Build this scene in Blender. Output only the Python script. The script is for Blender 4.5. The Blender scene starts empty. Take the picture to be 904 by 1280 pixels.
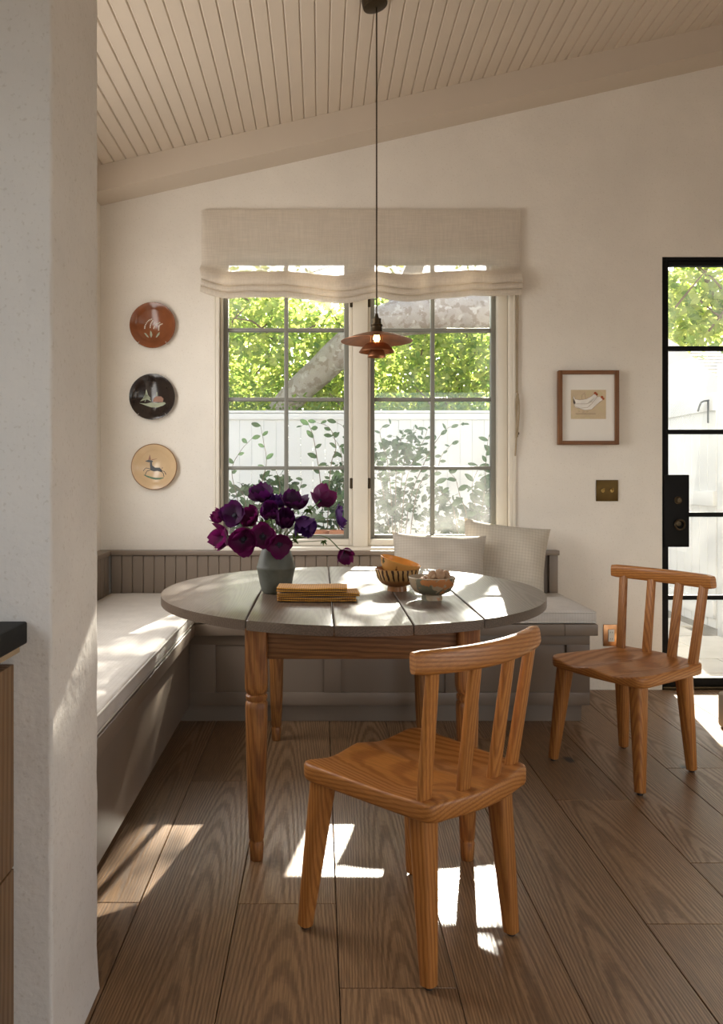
import bpy, bmesh, math, random
import numpy as np
from mathutils import Vector, Matrix, Quaternion

S = bpy.context.scene
COL = S.collection
R = math.radians
random.seed(7)

# ------------------------------------------------------------------ camera, sky, sun, daylight, exposure
CAMZ = 1.18
cam_d = bpy.data.cameras.new('camera')
cam = bpy.data.objects.new('camera', cam_d); COL.objects.link(cam)
cam.location = (0, 0, CAMZ); cam.rotation_euler = (R(90), 0, 0)
cam_d.sensor_fit = 'AUTO'; cam_d.sensor_width = 36.0
cam_d.lens = 1000 / 1280 * 36.0
cam_d.shift_x = (452 - 400) / 1280
cam_d.shift_y = -(640 - 597) / 1280
cam_d.clip_start = 0.02; cam_d.clip_end = 200
S.camera = cam

SUN = Vector((0.19, 1.0, 0.50)).normalized()          # direction towards the sun
W = bpy.data.worlds.new('sky'); S.world = W; W.use_nodes = True
nt = W.node_tree; nt.nodes.clear()
sky = nt.nodes.new('ShaderNodeTexSky'); sky.sky_type = 'NISHITA'; sky.sun_disc = False
sky.sun_elevation = math.asin(SUN.z); sky.sun_rotation = math.atan2(SUN.x, SUN.y)
sky.air_density = 1.0; sky.dust_density = 2.0; sky.ozone_density = 1.0
hs = nt.nodes.new('ShaderNodeHueSaturation'); hs.inputs['Saturation'].default_value = 0.45
bg = nt.nodes.new('ShaderNodeBackground'); bg.inputs['Strength'].default_value = 0.44
wo = nt.nodes.new('ShaderNodeOutputWorld')
nt.links.new(sky.outputs[0], hs.inputs['Color']); nt.links.new(hs.outputs[0], bg.inputs['Color']); nt.links.new(bg.outputs[0], wo.inputs['Surface'])

sd = bpy.data.lights.new('sun', 'SUN'); sd.energy = 22.0; sd.angle = R(0.5); sd.color = (1.0, 0.93, 0.82)
so = bpy.data.objects.new('sun', sd); COL.objects.link(so)
so.rotation_euler = SUN.to_track_quat('Z', 'Y').to_euler(); so.location = SUN * 30

def area_lamp(name, loc, aim, sx, sy, power, color):
    d = bpy.data.lights.new(name, 'AREA'); d.shape = 'RECTANGLE'; d.size = sx; d.size_y = sy
    d.energy = power; d.color = color
    o = bpy.data.objects.new(name, d); COL.objects.link(o); o.location = loc
    o.rotation_euler = Vector(aim).to_track_quat('-Z', 'Z').to_euler()
    return o
# daylight in unseen nook and sink windows; rear and right lamps added as fill
area_lamp('daylight_nook_window', (-1.30, 3.0, 1.75), (1, 0, 0.05), 1.5, 1.2, 30, (1.0, 0.96, 0.90))
area_lamp('daylight_sink_window', (-1.30, 0.1, 1.70), (1, 0, 0), 1.7, 1.0, 7, (0.90, 0.96, 1.0))
area_lamp('fill_rear_opening', (1.7, -2.28, 1.25), (0, 1, 0.05), 2.3, 2.2, 6, (1.0, 0.95, 0.88))  # added fill lamp to brighten the room, rear opening made up
area_lamp('fill_right_opening', (3.68, 0.6, 1.65), (-1, 0, 0.12), 2.4, 1.3, 15, (1.0, 0.95, 0.88))  # second added fill lamp, unseen opening with no known source

S.view_settings.view_transform = 'Standard'; S.view_settings.look = 'None'
S.view_settings.gamma = 1.0; S.view_settings.use_curve_mapping = False
S.view_settings.exposure = 0.26
cy = S.cycles
cy.use_denoising = True
cy.max_bounces = 10; cy.diffuse_bounces = 5; cy.glossy_bounces = 4; cy.transmission_bounces = 6; cy.transparent_max_bounces = 24
cy.caustics_reflective = False; cy.caustics_refractive = False
cy.sample_clamp_indirect = 5.0

# ------------------------------------------------------------------ helpers
def px(x, y, Y):
    """world point seen at photo pixel x, y standing at depth Y"""
    return Vector(((x - 400) * Y / 1000, Y, CAMZ - (y - 597) * Y / 1000))

def meta(o, label=None, cat=None, group=None, kind=None):
    if label: o['label'] = label
    if cat: o['category'] = cat
    if group: o['group'] = group
    if kind: o['kind'] = kind
    return o

def empty(name, loc=(0, 0, 0), rz=0, **k):
    o = bpy.data.objects.new(name, None); COL.objects.link(o)
    o.location = loc; o.rotation_euler = (0, 0, rz); o.empty_display_size = 0.1
    return meta(o, **k)

def finish(me, smooth=True, angle=40):
    if smooth:
        me.polygons.foreach_set('use_smooth', [True] * len(me.polygons))
        try: me.set_sharp_from_angle(angle=R(angle))
        except Exception: pass
    me.update()

def obj(name, bm, mat, parent=None, smooth=True, angle=40, local=False, origin=None, **k):
    """link a bmesh as one object; world-space meshes are moved into their parent's space unless local"""
    me = bpy.data.meshes.new(name)
    bmesh.ops.recalc_face_normals(bm, faces=bm.faces)
    bm.to_mesh(me); bm.free()
    return link(name, me, mat, parent, smooth, angle, local, origin, **k)

def wloc(o):
    v = Vector((0, 0, 0))
    while o is not None: v += o.location; o = o.parent
    return v

def link(name, me, mat, parent=None, smooth=True, angle=40, local=False, origin=None, **k):
    finish(me, smooth, angle)
    if mat is not None and not me.materials: me.materials.append(mat)
    o = bpy.data.objects.new(name, me); COL.objects.link(o)
    if not local:
        if origin is None and parent is None:
            a = np.empty(len(me.vertices) * 3, dtype=np.float32); me.vertices.foreach_get('co', a); a = a.reshape(-1, 3)
            mn, mx = a.min(0), a.max(0)
            origin = ((mn[0] + mx[0]) / 2, (mn[1] + mx[1]) / 2, mn[2])
        pl = wloc(parent) if parent else Vector((0, 0, 0))
        og = Vector(origin) if origin is not None else pl
        me.transform(Matrix.Translation(-og))
        o.location = og - pl
    if parent: o.parent = parent
    return meta(o, **k)

def copy_tree(o, parent=None, loc=None):
    c = o.copy(); COL.objects.link(c)
    if parent: c.parent = parent
    if loc is not None: c.location = loc
    for ch in list(o.children): copy_tree(ch, c)
    return c

def box(bm, x0, x1, y0, y1, z0, z1, bev=0.0, seg=2, M=None):
    vs = [bm.verts.new((x, y, z)) for x in (x0, x1) for y in (y0, y1) for z in (z0, z1)]
    f = [(0, 1, 3, 2), (4, 6, 7, 5), (0, 4, 5, 1), (2, 3, 7, 6), (0, 2, 6, 4), (1, 5, 7, 3)]
    fs = [bm.faces.new([vs[i] for i in q]) for q in f]
    if bev:
        es = list({e for q in fs for e in q.edges})
        r = bmesh.ops.bevel(bm, geom=es, offset=bev, segments=seg, affect='EDGES', profile=0.5)
        vs = list({v for q in r['faces'] for v in q.verts} | {v for v in vs if v.is_valid})
    if M is not None: bmesh.ops.transform(bm, matrix=M, verts=[v for v in vs if v.is_valid])
    return bm

def B(*a, **k):
    return box(bmesh.new(), *a, **k)

def prism_xz(bm, pts, y0, y1):
    a = [bm.verts.new((x, y0, z)) for x, z in pts]; b = [bm.verts.new((x, y1, z)) for x, z in pts]
    bm.faces.new(a); bm.faces.new(b[::-1]); n = len(pts)
    for i in range(n): bm.faces.new((a[i], b[i], b[(i + 1) % n], a[(i + 1) % n]))
    return bm

def prism_xy(bm, pts, z0, z1, bev=0):
    a = [bm.verts.new((x, y, z0)) for x, y in pts]; b = [bm.verts.new((x, y, z1)) for x, y in pts]
    f0 = bm.faces.new(a[::-1]); f1 = bm.faces.new(b); n = len(pts)
    for i in range(n): bm.faces.new((a[i], a[(i + 1) % n], b[(i + 1) % n], b[i]))
    if bev: bmesh.ops.bevel(bm, geom=list(f0.edges) + list(f1.edges), offset=bev, segments=3, affect='EDGES', profile=0.5)
    return bm

def loft(bm, rings, cap=True):
    vr = [[bm.verts.new(p) for p in r] for r in rings]; n = len(vr[0])
    for a, b in zip(vr, vr[1:]):
        for i in range(n): bm.faces.new((a[i], a[(i + 1) % n], b[(i + 1) % n], b[i]))
    if cap: bm.faces.new(vr[0][::-1]); bm.faces.new(vr[-1])
    return bm

def lathe(bm, prof, seg=32, M=None):
    """prof = (r, z) from one end to the other around z"""
    rows = []
    for r, z in prof:
        if r < 1e-6: rows.append([bm.verts.new((0, 0, z))])
        else: rows.append([bm.verts.new((r * math.cos(2 * math.pi * i / seg), r * math.sin(2 * math.pi * i / seg), z)) for i in range(seg)])
    for a, b in zip(rows, rows[1:]):
        for i in range(seg):
            j = (i + 1) % seg
            if len(a) == 1 and len(b) == 1: continue
            if len(a) == 1: bm.faces.new((a[0], b[j], b[i]))
            elif len(b) == 1: bm.faces.new((a[i], a[j], b[0]))
            else: bm.faces.new((a[i], a[j], b[j], b[i]))
    if M is not None: bmesh.ops.transform(bm, matrix=M, verts=[v for r in rows for v in r])
    return bm

def sup(w, h, e=2.0, n=16, ph=0.0):
    """superellipse section; e=2 round, larger = squarer"""
    out = []
    for i in range(n):
        t = 2 * math.pi * (i + 0.5) / n + ph; c, s = math.cos(t), math.sin(t)
        out.append((w * math.copysign(abs(c) ** (2 / e), c), h * math.copysign(abs(s) ** (2 / e), s)))
    return out

def sweep(bm, pts, sizes, e=2.0, n=12, up=(0, 0, 1), cap=True):
    """sweep a superellipse (half w across, half h along up) along pts"""
    pts = [Vector(p) for p in pts]; up = Vector(up); rings = []
    for i, p in enumerate(pts):
        t = (pts[min(i + 1, len(pts) - 1)] - pts[max(i - 1, 0)]).normalized()
        u = up - t * up.dot(t)
        if u.length < 1e-4: u = Vector((1, 0, 0)) - t * t.x
        u.normalize(); s = t.cross(u)
        w, h = sizes[i] if isinstance(sizes, list) else sizes
        rings.append([p + s * a + u * b for a, b in sup(w, h, e, n)])
    return loft(bm, rings, cap)

def tube(bm, pts, r, n=8, cap=True):
    rs = r if isinstance(r, list) else [r] * len(pts)
    return sweep(bm, pts, [(q, q) for q in rs], 2.0, n, (0.3, 0.2, 0.9), cap)

def smoothpath(pts, k=6):
    """Catmull-Rom"""
    P = [Vector(p) for p in pts]; P = [P[0] * 2 - P[1]] + P + [P[-1] * 2 - P[-2]]; out = []
    for i in range(1, len(P) - 2):
        for j in range(k):
            t = j / k; a, b, c, d = P[i - 1], P[i], P[i + 1], P[i + 2]
            out.append(0.5 * ((2 * b) + (c - a) * t + (2 * a - 5 * b + 4 * c - d) * t * t + (3 * b - a - 3 * c + d) * t ** 3))
    out.append(P[-2]); return out

# ------------------------------------------------------------------ materials
class MT:
    def __init__(s, name):
        s.m = bpy.data.materials.new(name); s.m.use_nodes = True; s.t = s.m.node_tree; s.n = s.t.nodes
        s.b = s.n['Principled BSDF']; s.out = s.n['Material Output']
    def node(s, t, **k):
        n = s.n.new(t)
        for a, v in k.items():
            if a in n.inputs: n.inputs[a].default_value = v
            else: setattr(n, a, v)
        return n
    def ln(s, a, b): s.t.links.new(a, b)
    def coord(s, which='Object', scale=(1, 1, 1), rot=(0, 0, 0), rand=0.0):
        tc = s.node('ShaderNodeTexCoord'); mp = s.node('ShaderNodeMapping'); mp.inputs['Scale'].default_value = scale; mp.inputs['Rotation'].default_value = rot
        src = tc.outputs[which]
        if rand:
            oi = s.node('ShaderNodeObjectInfo'); ml = s.node('ShaderNodeVectorMath', operation='SCALE'); ml.inputs[0].default_value = (rand, rand * 1.7, rand * 0.6)
            s.ln(oi.outputs['Random'], ml.inputs['Scale']); ad = s.node('ShaderNodeVectorMath', operation='ADD')
            s.ln(src, ad.inputs[0]); s.ln(ml.outputs[0], ad.inputs[1]); src = ad.outputs[0]
        s.ln(src, mp.inputs['Vector']); return mp.outputs[0]
    def noise(s, vec, scale, detail=3, rough=0.55):
        n = s.node('ShaderNodeTexNoise'); n.inputs['Scale'].default_value = scale; n.inputs['Detail'].default_value = detail; n.inputs['Roughness'].default_value = rough
        s.ln(vec, n.inputs['Vector']); return n.outputs['Fac']
    def ramp(s, fac, stops):
        r = s.node('ShaderNodeValToRGB'); e = r.color_ramp.elements
        while len(e) < len(stops): e.new(0.5)
        for q, (p, c) in zip(e, stops): q.position = p; q.color = (*c, 1) if len(c) == 3 else c
        s.ln(fac, r.inputs[0]); return r.outputs[0]
    def mix(s, fac, a, b, mode='MIX'):
        n = s.node('ShaderNodeMix', data_type='RGBA', blend_type=mode)
        for sock, v in ((n.inputs[0], fac), (n.inputs[6], a), (n.inputs[7], b)):
            if hasattr(v, 'is_linked'): s.ln(v, sock)
            elif isinstance(v, (int, float)): sock.default_value = v
            else: sock.default_value = (*v, 1)
        return n.outputs[2]
    def math(s, op, a, b=0.0):
        n = s.node('ShaderNodeMath', operation=op)
        for sock, v in zip(n.inputs, (a, b)):
            if hasattr(v, 'is_linked'): s.ln(v, sock)
            else: sock.default_value = v
        return n.outputs[0]
    def bump(s, h, strength=0.2, dist=0.01):
        b = s.node('ShaderNodeBump'); b.inputs['Strength'].default_value = strength; b.inputs['Distance'].default_value = dist
        s.ln(h, b.inputs['Height']); s.ln(b.outputs[0], s.b.inputs['Normal'])
    def col(s, c):
        if hasattr(c, 'is_linked'): s.ln(c, s.b.inputs['Base Color'])
        else: s.b.inputs['Base Color'].default_value = (*c, 1)
    def set(s, rough=None, metal=None, spec=None, **k):
        if rough is not None:
            if hasattr(rough, 'is_linked'): s.ln(rough, s.b.inputs['Roughness'])
            else: s.b.inputs['Roughness'].default_value = rough
        if metal is not None: s.b.inputs['Metallic'].default_value = metal
        if spec is not None: s.b.inputs['Specular IOR Level'].default_value = spec
        for a, v in k.items(): s.b.inputs[a.replace('_', ' ')].default_value = v
        return s

def plain(name, c, rough=0.5, metal=0.0, var=0.12, scale=18, bump=0.0, spec=None, rand=0.0):
    m = MT(name); v = m.coord('Object', rand=rand); f = m.noise(v, scale, 3)
    m.col(m.ramp(f, [(0.25, tuple(x * (1 - var) for x in c)), (0.75, tuple(min(1, x * (1 + var)) for x in c))]))
    m.set(rough=rough, metal=metal, spec=spec)
    if bump: m.bump(f, bump, 0.004)
    return m.m

def wood(name, light, dark, period=0.008, axis='Y', stretch=0.12, rough=0.5, contrast=(0.35, 0.85), warp=0.10, tilt=0.05, pith=(0.06, 0.0, 0.09), pores=0.35, knots=False, tint=0.15, bump=0.12, spec=0.4, tones=None, wscale=2.2, rvar=0.12):
    """procedural timber: year rings around a pith that runs along the axis, warped, with pores"""
    m = MT(name)
    rot = {'Y': (0, 0, 0), 'X': (0, 0, R(90)), 'Z': (R(90), 0, 0)}[axis]
    v = m.coord('Object', rot=rot, rand=7.3)
    st = m.node('ShaderNodeMapping'); st.inputs['Scale'].default_value = (1, stretch, 1); st.inputs['Rotation'].default_value = (tilt, 0, tilt * 0.6); m.ln(v, st.inputs['Vector'])
    n = m.node('ShaderNodeTexNoise'); n.inputs['Scale'].default_value = wscale; n.inputs['Detail'].default_value = 2; m.ln(st.outputs[0], n.inputs['Vector'])
    sub = m.node('ShaderNodeVectorMath', operation='SUBTRACT'); m.ln(n.outputs['Color'], sub.inputs[0]); sub.inputs[1].default_value = (0.5, 0.5, 0.5)
    sc = m.node('ShaderNodeVectorMath', operation='SCALE'); m.ln(sub.outputs[0], sc.inputs[0]); sc.inputs['Scale'].default_value = warp * 2
    # keep the pith near each board: wrap the random shift across the board, leave it along the grain
    tc = m.node('ShaderNodeTexCoord'); mp = m.node('ShaderNodeMapping'); mp.inputs['Rotation'].default_value = rot; m.ln(tc.outputs['Object'], mp.inputs['Vector'])
    oi = m.node('ShaderNodeObjectInfo'); rs = m.node('ShaderNodeVectorMath', operation='SCALE'); rs.inputs[0].default_value = (pith[0] * 2, 3.0, pith[2]); m.ln(oi.outputs['Random'], rs.inputs['Scale'])
    ad0 = m.node('ShaderNodeVectorMath', operation='ADD'); m.ln(mp.outputs[0], ad0.inputs[0]); m.ln(rs.outputs[0], ad0.inputs[1])
    mp2 = m.node('ShaderNodeMapping'); mp2.inputs['Location'].default_value = (-pith[0], 0, pith[2] * 0.6); mp2.inputs['Rotation'].default_value = (tilt, 0, tilt * 0.5); mp2.inputs['Scale'].default_value = (1, 1, 1); m.ln(ad0.outputs[0], mp2.inputs['Vector'])
    ad = m.node('ShaderNodeVectorMath', operation='ADD'); m.ln(mp2.outputs[0], ad.inputs[0]); m.ln(sc.outputs[0], ad.inputs[1])
    w = m.node('ShaderNodeTexWave', wave_type='RINGS', rings_direction='Y', wave_profile='SIN'); w.inputs['Scale'].default_value = 0.314 / period
    w.inputs['Distortion'].default_value = 1.2; w.inputs['Detail'].default_value = 2; w.inputs['Detail Scale'].default_value = 0.8; m.ln(ad.outputs[0], w.inputs['Vector'])
    c = m.ramp(w.outputs['Fac'], [(contrast[0], light), (contrast[1], dark)])
    v2 = m.node('ShaderNodeMapping'); v2.inputs['Scale'].default_value = (260, 9, 260); m.ln(v, v2.inputs['Vector'])
    pn = m.noise(v2.outputs[0], 1.0, 2)
    pf = m.ramp(pn, [(0.42, (1 - pores,) * 3), (0.60, (1, 1, 1))])
    c = m.mix(1.0, c, pf, 'MULTIPLY')
    big = m.noise(st.outputs[0], 1.6, 2)
    c = m.mix(1.0, c, m.ramp(big, [(0.3, (1 - tint,) * 3), (0.7, (1 + tint * 0.6,) * 3)]), 'MULTIPLY')
    rr = m.math('MULTIPLY_ADD', oi.outputs['Random'], 2 * tint)
    rr.node.inputs[2].default_value = 1 - tint
    cc = m.node('ShaderNodeCombineColor'); [m.ln(rr, cc.inputs[i]) for i in range(3)]
    c = m.mix(1.0, c, cc.outputs[0], 'MULTIPLY')
    if tones:
        c = m.mix(m.ramp(oi.outputs['Random'], [(0.3, (0, 0, 0)), (0.7, (0.6, 0.6, 0.6))]), c, m.mix(1.0, c, tones, 'MULTIPLY'))
    if knots:
        kv = m.node('ShaderNodeMapping'); kv.inputs['Scale'].default_value = (2.3, 1.25, 2.3); m.ln(v, kv.inputs['Vector'])
        vo = m.node('ShaderNodeTexVoronoi'); vo.inputs['Scale'].default_value = 1.0; vo.inputs['Randomness'].default_value = 1.0; m.ln(kv.outputs[0], vo.inputs['Vector'])
        kn = m.noise(v, 30, 2); kd = m.math('ADD', vo.outputs['Distance'], m.math('MULTIPLY', kn, 0.05))
        c = m.mix(m.ramp(kd, [(0.055, (1, 1, 1)), (0.085, (0, 0, 0))]), c, (0.02, 0.015, 0.012))
    m.col(c)
    m.set(rough=m.ramp(w.outputs['Fac'], [(0.2, (rough,) * 3), (0.9, (min(1, rough + rvar),) * 3)]), spec=spec)
    h = m.math('ADD', m.math('MULTIPLY', w.outputs['Fac'], -0.4), m.math('MULTIPLY', pn, 0.5)); m.bump(h, bump, 0.0015)
    return m.m

def plaster(name, c, var=0.06, bump=0.25, stain=None):
    m = MT(name); v = m.coord('Object')
    f = m.noise(v, 2.2, 5, 0.6); c0 = m.ramp(f, [(0.3, tuple(x * (1 - var) for x in c)), (0.7, tuple(min(1, x * (1 + var)) for x in c))])
    fine = m.noise(v, 46, 3); pits = m.noise(v, 110, 2)
    c0 = m.mix(1.0, c0, m.ramp(pits, [(0.28, (0.88, 0.86, 0.83)), (0.40, (1, 1, 1))]), 'MULTIPLY')
    if stain: c0 = m.mix(m.ramp(m.noise(v, 1.1, 4), [(0.56, (0, 0, 0)), (0.72, (0.7, 0.7, 0.7))]), c0, stain)
    m.col(c0); m.set(rough=0.9, spec=0.15)
    h = m.math('ADD', m.math('MULTIPLY', m.noise(v, 7, 4), 1.0), m.math('MULTIPLY', fine, 0.25)); m.bump(h, bump, 0.012)
    return m.m

def fabric(name, c, check=None, cs=60.0, rough=0.95, trans=0.0, scale=900, lw=0.2, axes=(0, 1)):
    m = MT(name); v = m.coord('Object'); f = m.noise(v, 12, 3)
    c0 = m.ramp(f, [(0.3, tuple(x * 0.93 for x in c)), (0.7, tuple(min(1, x * 1.05) for x in c))])
    sp = m.node('ShaderNodeSeparateXYZ'); m.ln(v, sp.inputs[0])
    if check:
        acc = None
        for i in axes:
            fr = m.math('FRACT', m.math('MULTIPLY', sp.outputs[i], cs)); l = m.math('LESS_THAN', fr, lw)
            acc = l if acc is None else m.math('ADD', acc, l)
        c0 = m.mix(m.math('MULTIPLY', acc, 0.45), c0, check)
    wv = m.noise(v, scale, 1); c0 = m.mix(1.0, c0, m.ramp(wv, [(0.3, (0.9,) * 3), (0.7, (1.04,) * 3)]), 'MULTIPLY')
    m.col(c0); m.set(rough=rough, spec=0.1); m.b.inputs['Sheen Weight'].default_value = 0.15
    m.bump(m.math('ADD', m.math('MULTIPLY', m.noise(v, 28, 3), 1.0), m.math('MULTIPLY', wv, 0.25)), 0.35, 0.006)
    return m.m

def sheer(name, c, thru=0.22):
    m = MT(name); m.n.remove(m.b); v = m.coord('Object')
    vs = m.node('ShaderNodeMapping'); vs.inputs['Scale'].default_value = (170, 170, 9); m.ln(v, vs.inputs['Vector'])
    vh = m.node('ShaderNodeMapping'); vh.inputs['Scale'].default_value = (9, 170, 170); m.ln(v, vh.inputs['Vector'])
    slub = m.math('MULTIPLY', m.math('ADD', m.noise(vs.outputs[0], 1, 2), m.noise(vh.outputs[0], 1, 2)), 0.5)
    c0 = m.ramp(slub, [(0.38, tuple(x * 0.93 for x in c)), (0.62, c)])
    d = m.node('ShaderNodeBsdfDiffuse'); t = m.node('ShaderNodeBsdfTranslucent'); tr = m.node('ShaderNodeBsdfTransparent')
    m.ln(c0, d.inputs['Color']); m.ln(c0, t.inputs['Color'])
    a = m.node('ShaderNodeMixShader'); a.inputs[0].default_value = 0.42; m.ln(d.outputs[0], a.inputs[1]); m.ln(t.outputs[0], a.inputs[2])
    b = m.node('ShaderNodeMixShader'); m.ln(m.ramp(slub, [(0.40, (thru * 1.2,) * 3), (0.62, (thru * 0.85,) * 3)]), b.inputs[0]); m.ln(a.outputs[0], b.inputs[1]); m.ln(tr.outputs[0], b.inputs[2])
    m.ln(b.outputs[0], m.out.inputs['Surface']); return m.m

def leafmat(name, a, b, trans=0.5, tcol=None, rough=0.5):
    """foliage: glossy diffuse face with light coming through from behind"""
    m = MT(name); g = m.node('ShaderNodeNewGeometry'); v = m.coord('Object')
    f = m.math('ADD', m.math('MULTIPLY', g.outputs['Random Per Island'], 0.7), m.math('MULTIPLY', m.noise(v, 1.5, 2), 0.3))
    c = m.ramp(f, [(0.15, a), (0.85, b)])
    m.col(c); m.set(rough=rough, spec=0.35)
    t = m.node('ShaderNodeBsdfTranslucent')
    if tcol: m.ln(m.mix(1.0, c, tcol, 'MULTIPLY'), t.inputs['Color'])
    else: m.ln(c, t.inputs['Color'])
    mx = m.node('ShaderNodeMixShader'); mx.inputs[0].default_value = trans; m.ln(m.b.outputs[0], mx.inputs[1]); m.ln(t.outputs[0], mx.inputs[2]); m.ln(mx.outputs[0], m.out.inputs['Surface'])
    return m.m

def pane_mat(name, dirt=0.04):
    m = MT(name); m.n.remove(m.b); v = m.coord('Object')
    tr = m.node('ShaderNodeBsdfTransparent', Color=(0.97, 0.985, 0.975, 1)); gl = m.node('ShaderNodeBsdfGlossy', Roughness=0.0)
    fr = m.node('ShaderNodeFresnel', IOR=1.45); a = m.node('ShaderNodeMixShader'); m.ln(fr.outputs[0], a.inputs[0]); m.ln(tr.outputs[0], a.inputs[1]); m.ln(gl.outputs[0], a.inputs[2])
    t = m.node('ShaderNodeBsdfTranslucent', Color=(0.9, 0.88, 0.84, 1)); b = m.node('ShaderNodeMixShader')
    sm = m.ramp(m.noise(v, 5, 5, 0.65), [(0.35, (dirt * 0.3,) * 3), (0.75, (dirt * 1.8,) * 3)])
    m.ln(sm, b.inputs[0]); m.ln(a.outputs[0], b.inputs[1]); m.ln(t.outputs[0], b.inputs[2]); m.ln(b.outputs[0], m.out.inputs['Surface'])
    return m.m

def pattern(name, base, blots, rough=0.25, scale=14, spec=0.5, stretch=(1, 1, 1)):
    """glazed pottery with hand-painted blots: blots = [(colour, threshold, seed)]"""
    m = MT(name); v = m.coord('Object', scale=stretch); c = m.ramp(m.noise(v, 9, 3), [(0.3, tuple(x * 0.85 for x in base)), (0.7, base)])
    for col, th, seed in blots:
        mp = m.node('ShaderNodeMapping'); mp.inputs['Location'].default_value = (seed, seed * 1.3, seed * 0.7); m.ln(v, mp.inputs['Vector'])
        c = m.mix(m.ramp(m.noise(mp.outputs[0], scale, 3, 0.5), [(th, (0, 0, 0)), (th + 0.03, (1, 1, 1))]), c, col)
    m.col(c); m.set(rough=rough, spec=spec); return m.m

M = {}
M['wall'] = plaster('wall_plaster', (0.77, 0.715, 0.64))
M['pier'] = plaster('pier_plaster', (0.70, 0.655, 0.60), 0.08, 0.6)
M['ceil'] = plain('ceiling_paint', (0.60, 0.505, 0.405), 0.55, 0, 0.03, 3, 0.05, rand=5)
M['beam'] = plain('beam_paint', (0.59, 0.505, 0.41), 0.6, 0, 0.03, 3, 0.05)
M['oak'] = wood('oak_floor', (0.350, 0.203, 0.100), (0.235, 0.130, 0.062), 0.0055, 'Y', 0.14, 0.34, (0.30, 0.95), 0.045, 0.022, (0.10, 0, 0.06), 0.30, True, 0.12, 0.2, 0.4, (0.86, 0.90, 0.98))
M['seam'] = plain('floor_joint', (0.02, 0.015, 0.01), 0.9)
M['pine'] = wood('chair_pine', (0.47, 0.190, 0.045), (0.335, 0.120, 0.026), 0.010, 'Y', 0.2, 0.36, (0.35, 0.95), 0.03, 0.06, (0.05, 0, 0.05), 0.18, False, 0.10, 0.10, 0.45)
M['pineZ'] = wood('chair_pine_upright', (0.47, 0.190, 0.045), (0.335, 0.120, 0.026), 0.009, 'Z', 0.2, 0.36, (0.35, 0.95), 0.02, 0.04, (0.05, 0, 0.05), 0.18, False, 0.10, 0.10, 0.45)
M['pineX'] = wood('chair_pine_rail', (0.47, 0.190, 0.045), (0.335, 0.120, 0.026), 0.010, 'X', 0.2, 0.34, (0.35, 0.95), 0.03, 0.08, (0.05, 0, 0.05), 0.18, False, 0.10, 0.10, 0.45)
M['top'] = wood('table_top_wood', (0.150, 0.107, 0.077), (0.126, 0.088, 0.062), 0.007, 'Y', 0.1, 0.33, (0.2, 0.95), 0.06, 0.04, (0.08, 0, 0.06), 0.30, False, 0.18, 0.03, 0.55, rvar=0.03)
M['leg'] = wood('table_leg_wood', (0.40, 0.170, 0.046), (0.27, 0.100, 0.026), 0.012, 'Z', 0.15, 0.38, (0.3, 0.95), 0.05, 0.04, (0.05, 0, 0.05), 0.30, False, 0.20, 0.2, 0.5)
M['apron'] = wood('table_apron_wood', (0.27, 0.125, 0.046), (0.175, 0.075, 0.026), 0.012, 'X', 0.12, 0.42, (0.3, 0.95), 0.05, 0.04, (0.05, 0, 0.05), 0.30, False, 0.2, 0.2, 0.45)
M['bench'] = plain('bench_paint', (0.215, 0.166, 0.125), 0.42, 0, 0.03, 4, 0.04)
M['linen'] = fabric('cushion_linen', (0.68, 0.64, 0.59), (0.55, 0.50, 0.45), 75, lw=0.14)
M['pillow'] = fabric('pillow_linen', (0.54, 0.485, 0.41), (0.46, 0.40, 0.33), 70, lw=0.30, axes=(0, 2))
M['pillow2'] = fabric('pillow_cream', (0.58, 0.52, 0.43), (0.48, 0.42, 0.34), 62, lw=0.30, axes=(0, 2))
M['shade'] = sheer('sheer_linen', (0.82, 0.75, 0.66), 0.15)
M['winw'] = plain('window_white', (0.74, 0.68, 0.58), 0.45, 0, 0.03, 6)
M['sash'] = plain('sash_grey', (0.22, 0.215, 0.185), 0.4, 0, 0.05, 8)
M['glass'] = pane_mat('window_glass', 0.012); M['glass2'] = pane_mat('window_glass_smeared', 0.035)
M['dglass'] = pane_mat('door_glass', 0.015)
M['black'] = plain('black_steel', (0.006, 0.0055, 0.005), 0.6, 0.0, 0.1, 20, spec=0.15)
M['bronze'] = plain('aged_bronze', (0.06, 0.042, 0.022), 0.4, 0.8, 0.2, 30)
M['brass'] = plain('brass_plate', (0.10, 0.060, 0.018), 0.45, 0.9, 0.15, 20)
M['brassl'] = plain('brass_toggle', (0.55, 0.38, 0.13), 0.3, 0.9, 0.1, 20)
M['copper'] = plain('copper_lamp', (0.30, 0.125, 0.055), 0.42, 0.75, 0.25, 22)
M['coppin'] = plain('copper_inside', (0.75, 0.36, 0.16), 0.5, 0.4, 0.1, 22)
M['plastic'] = plain('white_plastic', (0.75, 0.72, 0.66), 0.35)
M['darkhole'] = plain('socket_slot', (0.02, 0.02, 0.02), 0.6)
M['counter'] = plain('black_stone', (0.008, 0.0075, 0.007), 0.5, 0, 0.3, 40, spec=0.1)
M['cab'] = wood('cabinet_oak', (0.24, 0.128, 0.048), (0.205, 0.106, 0.040), 0.02, 'Z', 0.08, 0.45, (0.2, 0.95), 0.05, 0.03, (0.08, 0, 0.1), 0.25, False, 0.1, 0.1, 0.4)
M['cabl'] = plain('cabinet_batten', (0.45, 0.32, 0.18), 0.5)
M['vase'] = plain('vase_glaze', (0.088, 0.092, 0.072), 0.55, 0, 0.3, 14, 0.15)
M['stem'] = plain('flower_stem', (0.11, 0.16, 0.05), 0.5, 0, 0.2, 40)
M['napkin'] = fabric('mustard_waffle', (0.58, 0.27, 0.030), (0.22, 0.080, 0.008), 130, lw=0.38, scale=300)
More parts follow.
